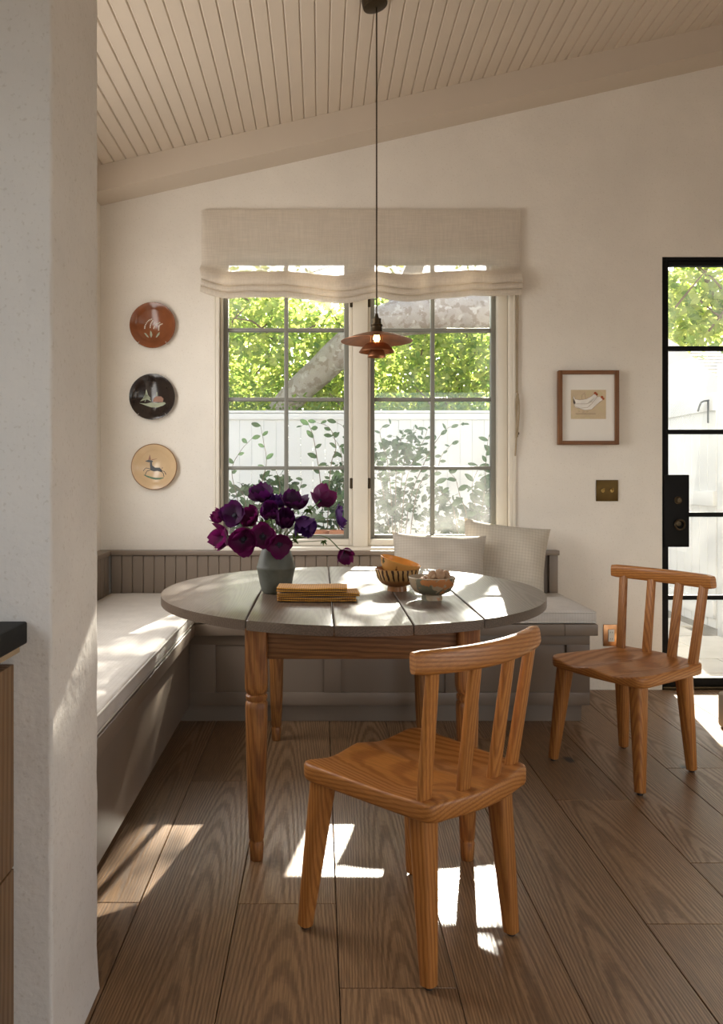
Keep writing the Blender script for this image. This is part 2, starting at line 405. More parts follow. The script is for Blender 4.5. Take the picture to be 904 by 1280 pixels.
M['hook'] = plain('steel_hook', (0.6, 0.56, 0.5), 0.3, 0.8)
M['nut'] = pattern('nut_shell', (0.36, 0.22, 0.13), [((0.50, 0.34, 0.22), 0.52, 1.0)], 0.6, 40, 0.3)
M['fence'] = plain('fence_white', (0.78, 0.77, 0.75), 0.6, 0, 0.02, 4, rand=3)
M['pave'] = plain('paving_stone', (0.55, 0.50, 0.43), 0.85, 0, 0.12, 5, 0.2, rand=4)
M['soil'] = plain('garden_ground', (0.16, 0.13, 0.09), 0.95, 0, 0.3, 8, 0.3)
M['bark'] = pattern('mottled_bark', (0.46, 0.40, 0.36), [((0.33, 0.27, 0.23), 0.52, 2.0), ((0.54, 0.49, 0.45), 0.60, 5.0)], 0.85, 11, 0.2, (1, 0.6, 1))
M['terra'] = plain('terracotta', (0.36, 0.16, 0.09), 0.8, 0, 0.15, 20)
M['tile'] = plain('roof_tile', (0.66, 0.55, 0.48), 0.8, 0, 0.15, 6, rand=9)
M['neigh'] = plaster('neighbour_plaster', (0.80, 0.76, 0.72), 0.05, 0.3, (0.62, 0.48, 0.36))
M['step'] = plaster('step_plaster', (0.50, 0.45, 0.36), 0.05, 0.25)

# ------------------------------------------------------------------ the room
YB = 4.45; XL = -1.22; XR = 3.6; YR = -2.2; TH = 0.16
SL = 0.226
def ceilz(x): return 3.105 + SL * x

# floor: slab with every plank laid on it
fl = obj('floor', B(XL - TH, XR + TH, YR - TH, YB + TH, -0.12, -0.018), M['seam'], smooth=False, kind='structure', label='wide oak plank floor with dark knots and open joints', origin=(0, 0, -0.018))
PW = 0.2725
joints = {-1: [2.222], 0: [3.113], 1: [2.2156], 2: [1.8495, 3.9], 5: [2.115, 2.928], 3: [3.3], 4: [1.55, 3.62], 6: [2.45], 7: [3.25, 1.9]}
r_ = random.Random(11)
k = math.floor((XL + 0.5) / PW)
while -0.5 + k * PW < XR:
    x0 = max(-0.5 + k * PW, XL); x1 = min(-0.5 + (k + 1) * PW, XR)
    js = list(joints.get(k, [r_.uniform(1.6, 3.6)]))
    lo = min(js)
    while lo > YR + 1.2: lo -= r_.uniform(1.5, 2.1); js.append(lo) if lo > YR + 0.3 else None
    ys = sorted([YR] + [j for j in js if YR < j < YB] + [YB])
    for y0, y1 in zip(ys, ys[1:]):
        cx, cyy = (x0 + x1) / 2, (y0 + y1) / 2; hw = (x1 - x0) / 2 - 0.0011; hl = (y1 - y0) / 2 - 0.0011
        o = obj('plank', B(-hw, hw, -hl, hl, 0.0, 0.018, bev=0.0012, seg=1), M['oak'], fl, local=True)
        o.location = (cx, cyy, 0.0)
    k += 1

# ceiling: sloping slab and v-groove boards
bm = bmesh.new(); prism_xz(bm, [(XL - TH, ceilz(XL - TH) + 0.02), (XR + TH, ceilz(XR + TH) + 0.02), (XR + TH, ceilz(XR + TH) + 0.15), (XL - TH, ceilz(XL - TH) + 0.15)], YR - TH, YB + TH)
ce = obj('ceiling', bm, M['ceil'], smooth=False, kind='structure', label='sloping ceiling of painted tongue and groove boards', origin=(0, 0, 3.1))
bw = 0.0632; al = math.atan(SL); bl = bw / math.cos(al)
bm = bmesh.new()
hw = bl / 2 - 0.0006
prism_xz(bm, [(-hw, 0.02), (-hw, 0.006), (-hw + 0.005, 0.0), (hw - 0.005, 0.0), (hw, 0.006), (hw, 0.02)], YR, YB)
cbm = bpy.data.meshes.new('ceiling_board'); bmesh.ops.recalc_face_normals(bm, faces=bm.faces); bm.to_mesh(cbm); bm.free(); cbm.materials.append(M['ceil'])
nb = int((XR - XL) / bw) + 1
for i in range(nb):
    x = XL + (i + 0.5) * bw
    o = bpy.data.objects.new('ceiling_board', cbm); COL.objects.link(o); o.parent = ce
    o.location = Vector((x, 0, ceilz(x))) - ce.location; o.rotation_euler = (0, -al, 0)
# beam against the back wall
bm = bmesh.new(); zb = 2.967
prism_xz(bm, [(XL, zb + SL * XL), (XR, zb + SL * XR), (XR, ceilz(XR)), (XL, ceilz(XL))], 4.249, YB)
obj('trim_1', bm, M['beam'], smooth=False, kind='structure', label='painted sloping beam along the top of the window wall')

# window and door openings in the back wall
WX0, WX1, WZ0, WZ1 = -0.5785, 1.0725, 0.775, 2.479
DX0, DX1, DZ1 = 1.9045, 2.90, 2.408
bm = bmesh.new()
def zt(x): return ceilz(x) + 0.03
prism_xz(bm, [(XL - TH, -0.02), (WX0, -0.02), (WX0, zt(WX0)), (XL - TH, zt(XL - TH))], YB, YB + TH)
prism_xz(bm, [(WX0, -0.02), (WX1, -0.02), (WX1, WZ0), (WX0, WZ0)], YB, YB + TH)
prism_xz(bm, [(WX0, WZ1), (WX1, WZ1), (WX1, zt(WX1)), (WX0, zt(WX0))], YB, YB + TH)
prism_xz(bm, [(WX1, -0.02), (DX0, -0.02), (DX0, zt(DX0)), (WX1, zt(WX1))], YB, YB + TH)
prism_xz(bm, [(DX0, DZ1), (DX1, DZ1), (DX1, zt(DX1)), (DX0, zt(DX0))], YB, YB + TH)
prism_xz(bm, [(DX1, -0.02), (XR + TH, -0.02), (XR + TH, zt(XR + TH)), (DX1, zt(DX1))], YB, YB + TH)
obj('wall_back', bm, M['wall'], smooth=False, kind='structure', label='warm white plaster wall around the window and glass door', origin=(0, YB, 0))

def wall_x(name, x0, x1, yz_open, ztop, label):
    """wall along y with rectangular openings (y0, y1, z0, z1), sorted by y"""
    bm = bmesh.new(); y = YR - TH
    for a, b, z0, z1 in yz_open:
        box(bm, x0, x1, y, a, -0.02, ztop); box(bm, x0, x1, a, b, -0.02, z0) if z0 > 0 else None; box(bm, x0, x1, a, b, z1, ztop); y = b
    box(bm, x0, x1, y, YB, -0.02, ztop)
    return obj(name, bm, M['wall'], smooth=False, kind='structure', label=label, origin=(x0, 0, 0))
wall_x('wall_left', XL - TH, XL, [(-0.8, 1.0, 1.15, 2.25), (2.2, 3.8, 1.05, 2.35)], ceilz(XL) + 0.02, 'white plaster side wall behind the bench')
wall_x('wall_right', XR, XR + TH, [(-0.7, 1.9, 0.9, 2.4)], ceilz(XR) + 0.02, 'white plaster wall facing the bench wall')
bm = bmesh.new()
prism_xz(bm, [(XL - TH, -0.02), (0.5, -0.02), (0.5, zt(0.5)), (XL - TH, zt(XL - TH))], YR - TH, YR)
prism_xz(bm, [(0.5, 2.4), (2.9, 2.4), (2.9, zt(2.9)), (0.5, zt(0.5))], YR - TH, YR)
prism_xz(bm, [(2.9, -0.02), (XR + TH, -0.02), (XR + TH, zt(XR + TH)), (2.9, zt(2.9))], YR - TH, YR)
obj('wall_rear', bm, M['wall'], smooth=False, kind='structure', label='white plaster wall with wide opening added for fill light', origin=(0, YR, 0))

# stub wall between kitchen and nook, with rounded arrises and slightly wavy plaster
bm = bmesh.new()
ol = [(XL, 1.535)]
for t in range(5): a = -math.pi / 2 + t * math.pi / 8; ol.append((-0.514 - 0.008 + 0.008 * math.cos(a), 1.535 + 0.008 + 0.008 * math.sin(a)))
for t in range(5): a = t * math.pi / 8; ol.append((-0.514 - 0.008 + 0.008 * math.cos(a), 1.85 - 0.008 + 0.008 * math.sin(a)))
ol.append((XL, 1.85))
rr = random.Random(3)
rings = []
for i in range(61):
    z = i / 60
    rings.append([(x + (0.0012 * math.sin(i * 1.7 + j) + rr.uniform(-.0008, .0008) + (0.006 * max(0, 1 - i / 1.3)) if x > -1 else 0), y, z * (ceilz(x) + 0.01)) for j, (x, y) in enumerate(ol)])
loft(bm, rings)
obj('wall_pier', bm, M['pier'], angle=60, kind='structure', label='rough plaster stub wall beside the kitchen counter', origin=(-0.8, 1.7, 0))

# ------------------------------------------------------------------ window
win = empty('window_1', (0.25, YB, WZ0), kind='structure', label='pair of casement windows with grey glazing bars in white frame')
def wp(name, bm, m, parent=win, **k): return obj(name, bm, m, parent, **k)
YG = 4.56
# frame lining the opening
wp('jamb', B(WX0, WX0 + 0.018, 4.445, YB + TH, WZ0, WZ1, .002), M['winw'])
wp('jamb', B(WX1 - 0.018, WX1, 4.445, YB + TH, WZ0, WZ1, .002), M['winw'])
wp('head', B(WX0 + 0.018, WX1 - 0.018, 4.445, YB + TH, WZ1 - 0.018, WZ1, .002), M['winw'])
wp('mullion', B(0.184, 0.268, 4.47, YB + TH, WZ0, WZ1 - .018, .003), M['winw'])
wp('window_sill', B(WX0 + 0.018, WX1 - 0.018, 4.40, YB + TH, WZ0 - 0.004, WZ0 + 0.022, .003), M['winw'])
zr = [0.856, 1.2347, 1.6246, 2.019, 2.393]
panes = []
def casement(x0, x1, g0, g1, hinge_x, name_x):
    """white casement x0..x1 with grey steel glazing g0..g1"""
    c = empty('casement', Vector((x0, 4.5, WZ0 + .022)) - win.location); c.parent = win
    zb0, zt0 = WZ0 + 0.024, WZ1 - 0.02
    f0, f1 = g0 - 0.026, g1 + 0.026
    wp('stile', B(x0, f0, 4.488, 4.545, zb0, zt0, .003), M['winw'], c)
    wp('stile', B(f1, x1, 4.488, 4.545, zb0, zt0, .003), M['winw'], c)
    wp('rail', B(f0, f1, 4.488, 4.545, zb0, 0.834, .003), M['winw'], c)
    wp('rail', B(f0, f1, 4.488, 4.545, 2.415, zt0, .003), M['winw'], c)
    # steel frame
    wp('glazing_frame', B(f0, g0, 4.535, 4.58, 0.834, 2.415, .003), M['sash'], c)
    wp('glazing_frame', B(g1, f1, 4.535, 4.58, 0.834, 2.415, .003), M['sash'], c)
    wp('glazing_frame', B(g0, g1, 4.535, 4.58, 0.834, zr[0], .003), M['sash'], c)
    wp('glazing_frame', B(g0, g1, 4.535, 4.58, zr[-1], 2.415, .003), M['sash'], c)
    xm = (g0 + g1) / 2
    wp('muntin', B(xm - .0115, xm + .0115, 4.54, 4.575, zr[0], zr[-1], .004), M['sash'], c)
    for z in zr[1:-1]: wp('muntin', B(g0, g1, 4.542, 4.573, z - .0105, z + .0105, .004), M['sash'], c)
    for a, b in ((g0, xm), (xm, g1)):
        for z0, z1 in zip(zr, zr[1:]): wp('pane', B(a, b, 4.557, 4.560, z0, z1), M['glass2' if name_x and z0 < 1.0 else 'glass'], c, smooth=False)
    for zc in (1.148, 2.165):
        h2 = bmesh.new(); lathe(h2, [(0, -.03), (.0042, -.03), (.0042, .03), (0, .03)], 10, Matrix.Translation((hinge_x, 4.484, zc)))
        box(h2, hinge_x - .008, hinge_x + .008, 4.4855, 4.4895, zc - .028, zc + .028)
        wp('hinge', h2, M['bronze'], c)
casement(WX0 + .02, 0.183, -0.520, 0.137, 0.176, 0)
casement(0.269, WX1 - .02, 0.310, 0.971, 0.276, 1)

# casing lip round the opening
cs = bmesh.new()
box(cs, WX0 - .012, WX0, 4.442, YB, 0.78, WZ1 + .012, .002); box(cs, WX1, WX1 + .016, 4.440, YB, 0.78, WZ1 + .012, .002); box(cs, WX0, WX1, 4.442, YB, WZ1, WZ1 + .012, .002)
wp('casing', cs, M['winw'])

# ------------------------------------------------------------------ glass door
door = empty('door_1', (2.4, 4.48, 0), kind='structure', label='black steel glazed door with lock box')
def dp(name, bm, m, parent=door, **k): return obj(name, bm, m, parent, **k)
dx0, dx1 = 1.9045, 2.90
dp('door_frame', B(dx0, dx0 + .012, 4.455, 4.53, 0.0, DZ1, .002), M['black'])
dp('door_frame', B(dx1 - .012, dx1, 4.455, 4.53, 0.0, DZ1, .002), M['black'])
dp('door_frame', B(dx0 + .012, dx1 - .012, 4.455, 4.53, DZ1 - .018, DZ1, .002), M['black'])
dp('threshold', B(dx0, dx1, 4.455, 4.60, 0.0, 0.014, .002), M['bronze'])
lx0, lx1, lz0, lz1 = dx0 + .014, dx1 - .014, 0.016, DZ1 - .020
g0, g1 = 1.945, 2.86
dp('stile', B(lx0, g0, 4.462, 4.505, lz0, lz1, .003), M['black'])
dp('stile', B(g1, lx1, 4.462, 4.505, lz0, lz1, .003), M['black'])
dp('rail', B(g0, g1, 4.462, 4.505, lz0, 0.062, .003), M['black'])
gz = [1.18 - (y - 597) * 4.48 / 1000 for y in (849, 746.6, 643.1, 539.9, 435.8, 333)]
dp('rail', B(g0, g1, 4.462, 4.505, gz[-1], lz1, .003), M['black'])
for z in gz[1:-1]: dp('muntin', B(g0, g1, 4.464, 4.502, z - .0125, z + .0125, .003), M['black'])
for z0, z1 in zip([0.062] + gz[1:-1], gz[1:]): dp('pane', B(g0, g1, 4.482, 4.485, z0, z1), M['dglass'], smooth=False)
lb = dp('lock_box', B(1.912, 2.049, 4.435, 4.500, 0.795, 1.196, .004), M['black'])
k1 = bmesh.new(); RX = Matrix.Rotation(R(90), 4, 'X')
lathe(k1, [(0, 0), (.021, 0), (.021, .006), (.012, .010), (.012, .020), (0, .021)], 20, Matrix.Translation((1.985, 4.435, 1.055)) @ RX)
obj('key_cylinder', k1, M['bronze'], lb)
k2 = bmesh.new(); ring = [(1.992 + .027 * math.cos(t * math.pi / 12), 4.424, 0.92 + .027 * math.sin(t * math.pi / 12)) for t in range(25)]
tube(k2, ring, .005, 8, False); lathe(k2, [(0, 0), (.014, 0), (.014, .012), (0, .014)], 16, Matrix.Translation((1.985, 4.436, 0.925)) @ RX)
obj('ring_handle', k2, M['bronze'], lb)

# ------------------------------------------------------------------ built-in corner bench
bench = empty('corner_bench', (-0.9, 4.1, 0), label='taupe painted built-in corner bench with beadboard back', cat='bench')
def bp(name, bm, parent=bench, **k): return obj(name, bm, M['bench'], parent, **k)
PZ0, PZ1 = 0.43, 0.483
XB = 1.319
# left run
bp('base_panel', B(XL, -0.625, 1.852, 3.83, 0.0885, PZ0, .002))
bp('toe_kick', B(XL, -0.690, 1.852, 3.88, 0.0, 0.0885))
bp('seat_board', B(XL, -0.593, 1.852, 3.79, PZ0, PZ1, .004))
# back run: carcass, framed front, toe kick, seat boards
bp('base_carcass', B(XL, 1.293, 3.842, YB, 0.090, PZ0, .002))
bp('toe_kick', B(XL, 1.268, 3.88, YB, 0.0, 0.090))
def fr(*a): return B(*a, bev=.0015)
bp('front_rail', fr(-0.625, 1.293, 3.83, 3.842, 0.380, PZ0)); bp('front_rail', fr(-0.625, 1.293, 3.83, 3.842, 0.090, 0.150))
for xa, xb in ((-0.625, -0.50), (0.02, 0.10), (0.60, 0.68), (1.182, 1.293)): bp('front_stile', fr(xa, xb, 3.83, 3.842, 0.150, 0.380))
bp('seat_board', B(XL, 1.1605, 3.792, YB, PZ0, PZ1, .003)); bp('seat_board', B(1.1615, XB, 3.79, YB, PZ0, PZ1, .003))
# beadboard back: cap and boards
PT = 0.779
bk = bp('back_panel', B(XL + .065, 1.310, 4.425, YB, PZ1, PT - .03)); bp('cap_rail', B(XL, 1.316, 4.388, 4.442, PT - .026, PT, .003), bk)
bp('end_post', B(1.262, 1.310, 4.400, 4.425, PZ1, PT - .026, .002), bk)
x = XL + .068
bmb = B(-0.0292, 0.0292, 4.404, 4.425, PZ1, PT - .026, .004, 1); bo = bp('board', bmb, bk, origin=None)
first = True
while x + 0.0596 < 1.262:
    o = bo if first else bo.copy()
    if not first: COL.objects.link(o)
    o.location.x = x + 0.0298; first = False; x += 0.0596
lk = bp('back_panel', B(XL, XL + .04, 1.852, 4.40, PZ1, PT - .03)); bp('cap_rail', B(XL, XL + .074, 1.852, 4.388, PT - .026, PT, .003), lk)
y = 2.9; bmb = B(XL + .04, XL + .063, -0.0292, 0.0292, PZ1, PT - .026, .004, 1); bo = bp('board', bmb, lk); first = True
while y + 0.0596 < 4.40:
    o = bo if first else bo.copy()
    if not first: COL.objects.link(o)
    o.location.y = y + 0.0298; first = False; y += 0.0596

# ------------------------------------------------------------------ cushions and pillows
def cushion(name, x0, x1, y0, y1, z0, z1, label):
    t = empty(name, ((x0 + x1) / 2, (y0 + y1) / 2, z0), label=label, cat='cushion', group='bench seat cushions')
    bm = bmesh.new(); nx = max(6, int((x1 - x0) / .06)); ny = max(6, int((y1 - y0) / .06))
    r = 0.016; rd = random.Random(len(label))
    rings = []
    # soft box: outline rings from bottom to top with rounded edges and a faintly crowned top
    def outl(ins, z):
        pts = []
        for i in range(nx): pts.append((x0 + ins + (x1 - x0 - 2 * ins) * i / nx, y0 + ins, z))
        for i in range(ny): pts.append((x1 - ins, y0 + ins + (y1 - y0 - 2 * ins) * i / ny, z))
        for i in range(nx): pts.append((x1 - ins - (x1 - x0 - 2 * ins) * i / nx, y1 - ins, z))
        for i in range(ny): pts.append((x0 + ins, y1 - ins - (y1 - y0 - 2 * ins) * i / ny, z))
        return pts
    zs = [(0.012, z0), (0.003, z0 + .004), (0.0, z0 + .010), (-0.003, (z0 + z1) / 2), (0.0, z1 - .012), (0.003, z1 - .005), (0.010, z1), (0.05, z1 + .004), (0.15, z1 + .006)]
    for ins, z in zs:
        rings.append([(px_ + rd.uniform(-.0012, .0012), py_ + rd.uniform(-.0012, .0012), pz_ + rd.uniform(-.0008, .0008) * (z > z0)) for px_, py_, pz_ in outl(ins, z)])
    loft(bm, rings)
    obj('cover', bm, M['linen'], t, angle=75)
    for zz, ins in ((z1 - .008, -0.001), (z0 + .008, -0.001)):
        b2 = bmesh.new(); pts = outl(ins, zz); tube(b2, pts + [pts[0]], .0035, 6, False); obj('piping', b2, M['linen'], t)
    return t
cushion('seat_cushion', XL + .068, -0.600, 1.90, 4.398, PZ1 + .001, 0.546, 'pale linen cushion on the side bench beside plaster stub wall')
cushion('seat_cushion', -0.594, 1.312, 3.802, 4.398, PZ1 + .001, 0.546, 'pale linen cushion on the bench under the window')

def pillow(name, w, h, d, loc, rx, ry, rz, mat, label):
    bm = bmesh.new(); n = 22; top = []; bot = []
    for j in range(n + 1):
        tr, br = [], []
        for i in range(n + 1):
            u, v = 2 * i / n - 1, 2 * j / n - 1
            k = (max(0, (1 - abs(u) ** 2.4) * (1 - abs(v) ** 2.4))) ** 0.55
            pin = 1 - 0.07 * (1 - v * v) * abs(u) ** 3; pin2 = 1 - 0.07 * (1 - u * u) * abs(v) ** 3
            wr = 0.006 * math.sin(7 * u + 3 * v) * k + 0.004 * math.sin(11 * v - 4 * u) * k
            X, Z = u * w / 2 * pin, v * h / 2 * pin2
            tr.append(bm.verts.new((X, -d / 2 * k + wr, Z)))
            edge = i in (0, n) or j in (0, n)
            br.append(tr[-1] if edge else bm.verts.new((X, d / 2 * k, Z)))
        top.append(tr); bot.append(br)
    for g in (top, bot):
        for j in range(n):
            for i in range(n):
                q = [g[j][i], g[j][i + 1], g[j + 1][i + 1], g[j + 1][i]]
                if len(set(q)) == 4 and bm.faces.get(q) is None: bm.faces.new(q)
    o = obj(name, bm, mat, local=True, angle=70)
    o.location = loc; o.rotation_euler = (R(rx), R(ry), R(rz))
    return meta(o, label, 'pillow')
pillow('throw_pillow', 0.49, 0.34, 0.18, (0.615, 4.145, 0.722), -16, 2, -4, M['pillow'], 'grey beige checked lumbar pillow leaning in front of the square one')
pillow('throw_pillow', 0.46, 0.40, 0.17, (0.985, 4.285, 0.740), -16, 7, -8, M['pillow2'], 'cream beige checked square pillow behind the lumbar pillow at bench end')

# ------------------------------------------------------------------ roman shade
t = empty('roman_shade', (0.225, 4.43, 2.19), label='sheer oatmeal linen roman shade pulled up over the window', cat='shade')
sx0, sx1 = -0.655, 1.105
obj('headrail', B(sx0 + .01, sx1 - .01, 4.424, YB, 2.625, 2.655, .002), M['winw'], t)
prof = [(0.0, 2.660, 0)] + [(0.001 * math.sin(i), 2.660 - 0.0285 * i, 0) for i in range(1, 11)] + [(.003, 2.352, .2), (.012, 2.332, .6), (.030, 2.312, .9), (.044, 2.290, 1), (.050, 2.268, 1), (.046, 2.250, 1), (.030, 2.246, 1), (.044, 2.240, 1), (.051, 2.226, 1), (.046, 2.212, 1), (.030, 2.210, 1), (.042, 2.205, 1), (.048, 2.194, 1), (.044, 2.180, 1), (.036, 2.174, 1), (.028, 2.186, 1), (.024, 2.26, 1), (.018, 2.32, .7), (.014, 2.25, 1), (.010, 2.19, 1), (.008, 2.26, 1), (.004, 2.325, .7)]
bm = bmesh.new(); N = 90; rows = []
for i in range(N + 1):
    u = i / N; x = sx0 + (sx1 - sx0) * u
    sag = -0.004 - 0.022 * abs(math.sin(math.pi * (u * 3.4 + 0.12))) + 0.012 * math.sin(2 * math.pi * u * 1.3 + 0.8) - 0.005 * math.sin(2 * math.pi * u * 5.1) + (0.03 * max(0, 1 - u * 11)) + (0.03 * max(0, 1 - (1 - u) * 11))
    row = []
    for dy, z, g in prof:
        edge = 1 + 0.25 * math.sin(u * 17 + z * 5) * 0.6
        row.append(bm.verts.new((x + (0.004 * math.sin(z * 40)) * (g > 0), 4.420 - dy * edge - 0.002 * math.sin(u * 40) * (1 if g == 0 and z < 2.64 else 0), z + sag * g)))
    rows.append(row)
for a, b in zip(rows, rows[1:]):
    for j in range(len(prof) - 1): bm.faces.new((a[j], b[j], b[j + 1], a[j + 1]))
obj('fabric', bm, M['shade'], t, angle=80)
b2 = bmesh.new()
for dx in (0, .012):
    tube(b2, smoothpath([(1.088 + dx, 4.437, 2.62), (1.087 + dx, 4.437, 2.2), (1.089 + dx * .6, 4.436, 1.65)]), .0030, 6)
loop = smoothpath([(1.092, 4.432, 1.66), (1.104, 4.43, 1.58), (1.096, 4.43, 1.44), (1.086, 4.43, 1.40), (1.090, 4.43, 1.52), (1.098, 4.43, 1.64), (1.086, 4.43, 1.60), (1.088, 4.43, 1.42), (1.082, 4.43, 1.30)])
tube(b2, loop, .0042, 6)
M['cordm'] = plain('cord_tan', (0.36, 0.28, 0.18), 0.9); obj('pull_cord', b2, M['cordm'], t)
b2 = bmesh.new(); lathe(b2, [(0, 0), (.010, 0), (.007, .012), (.010, .016), (0, .018)], 12, Matrix.Translation((1.096, YB, 1.425)) @ RX)
box(b2, 1.093, 1.099, 4.432, 4.438, 1.405, 1.445, .001)
obj('cord_cleat', b2, M['bronze'], label='small dark cleat on the wall holding the shade cord', cat='cleat')

# ------------------------------------------------------------------ drop-leaf table
TZ = 0.760; TC = (0.120, 3.02); TA, TB = 0.705, 0.757; TT = 0.030
table = empty('drop_leaf_table', (TC[0], TC[1], 0), label='old oval drop-leaf table with worn grey top and amber legs', cat='table')
def tp(name, bm, m, parent=table, **k): return obj(name, bm, m, parent, **k)
def slice_ellipse(xa, xb, n=26):
    """outline of the oval between xa and xb, with small gaps"""
    xa = max(xa, TC[0] - TA); xb = min(xb, TC[0] + TA); f = []; b = []
    for i in range(n + 1):
        c = (1 - math.cos(math.pi * i / n)) / 2 if (xa <= TC[0] - TA + 1e-6 or xb >= TC[0] + TA - 1e-6) else i / n
        x = xa + (xb - xa) * c; q = max(0, 1 - ((x - TC[0]) / TA) ** 2) ** 0.5 * TB
        f.append((x, TC[1] - q)); b.append((x, TC[1] + q))
    pts = f + b[::-1]; out = []
    for p in pts:
        if not out or math.dist(out[-1], p) > 1e-4: out.append(p)
    if math.dist(out[0], out[-1]) < 1e-4: out.pop()
    return out
SX = [-9, -0.219, 0.040, 0.268, 0.489, 9]
g = 0.0016
for i, (a, b) in enumerate(zip(SX, SX[1:])):
    gg = 0.0022 if i in (0, 4) else 0.0012
    pts = slice_ellipse(a + g, b - g)
    bm = bmesh.new(); prism_xy(bm, pts, TZ - TT, TZ, 0.004)
    cxm = sum(p[0] for p in pts) / len(pts)
    if i in (0, 4): tp('drop_leaf', bm, M['top'], label='hinged end leaf', origin=(cxm, TC[1], TZ))
    else: tp('top_board', bm, M['top'], origin=(cxm, TC[1], TZ))
LX = (-0.196, 0.456); LY = (2.475, 3.600)
def table_leg(x, y):
    bm = bmesh.new(); rings = []
    def rg(z, h, e): rings.append([(x + a, y + b, z) for a, b in sup(h, h, e, 24)])
    for z, h, e in ((0.0, .018, 2.2), (.004, .020, 2.2), (.055, .0225, 2.2), (.058, .0208, 2.2), (.064, .0208, 2.2), (.068, .0232, 2.2), (.2, .0285, 2.2), (.36, .0325, 2.3), (.47, .0345, 2.4), (.486, .0340, 2.2), (.492, .0290, 2.1), (.498, .0335, 2.1), (.508, .0335, 2.1), (.513, .0285, 2.1), (.520, .0325, 3), (.535, .0350, 6), (.56, .0350, 8), (TZ - TT - .0005, .0350, 8)): rg(z, h, e)
    loft(bm, rings); tp('leg', bm, M['leg'], origin=(x, y, 0))
for x in LX:
    for y in LY: table_leg(x, y)
za, zb2 = 0.622, TZ - TT - .0006
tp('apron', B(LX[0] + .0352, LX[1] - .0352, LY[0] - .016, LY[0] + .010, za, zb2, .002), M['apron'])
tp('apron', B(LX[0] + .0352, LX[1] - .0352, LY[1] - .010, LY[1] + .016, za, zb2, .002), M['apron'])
for x in LX: tp('side_apron', B(x - .013, x + .013, LY[0] + .0352, LY[1] - .0352, za, zb2, .002), M['leg'])
for x, s in ((LX[0], -1), (LX[1], 1)):   # wooden brackets that carry the leaves
    tp('leaf_bracket', B(min(x + s * .036, x + s * .30), max(x + s * .036, x + s * .30), 3.005, 3.035, 0.675, zb2, .003), M['leg'])

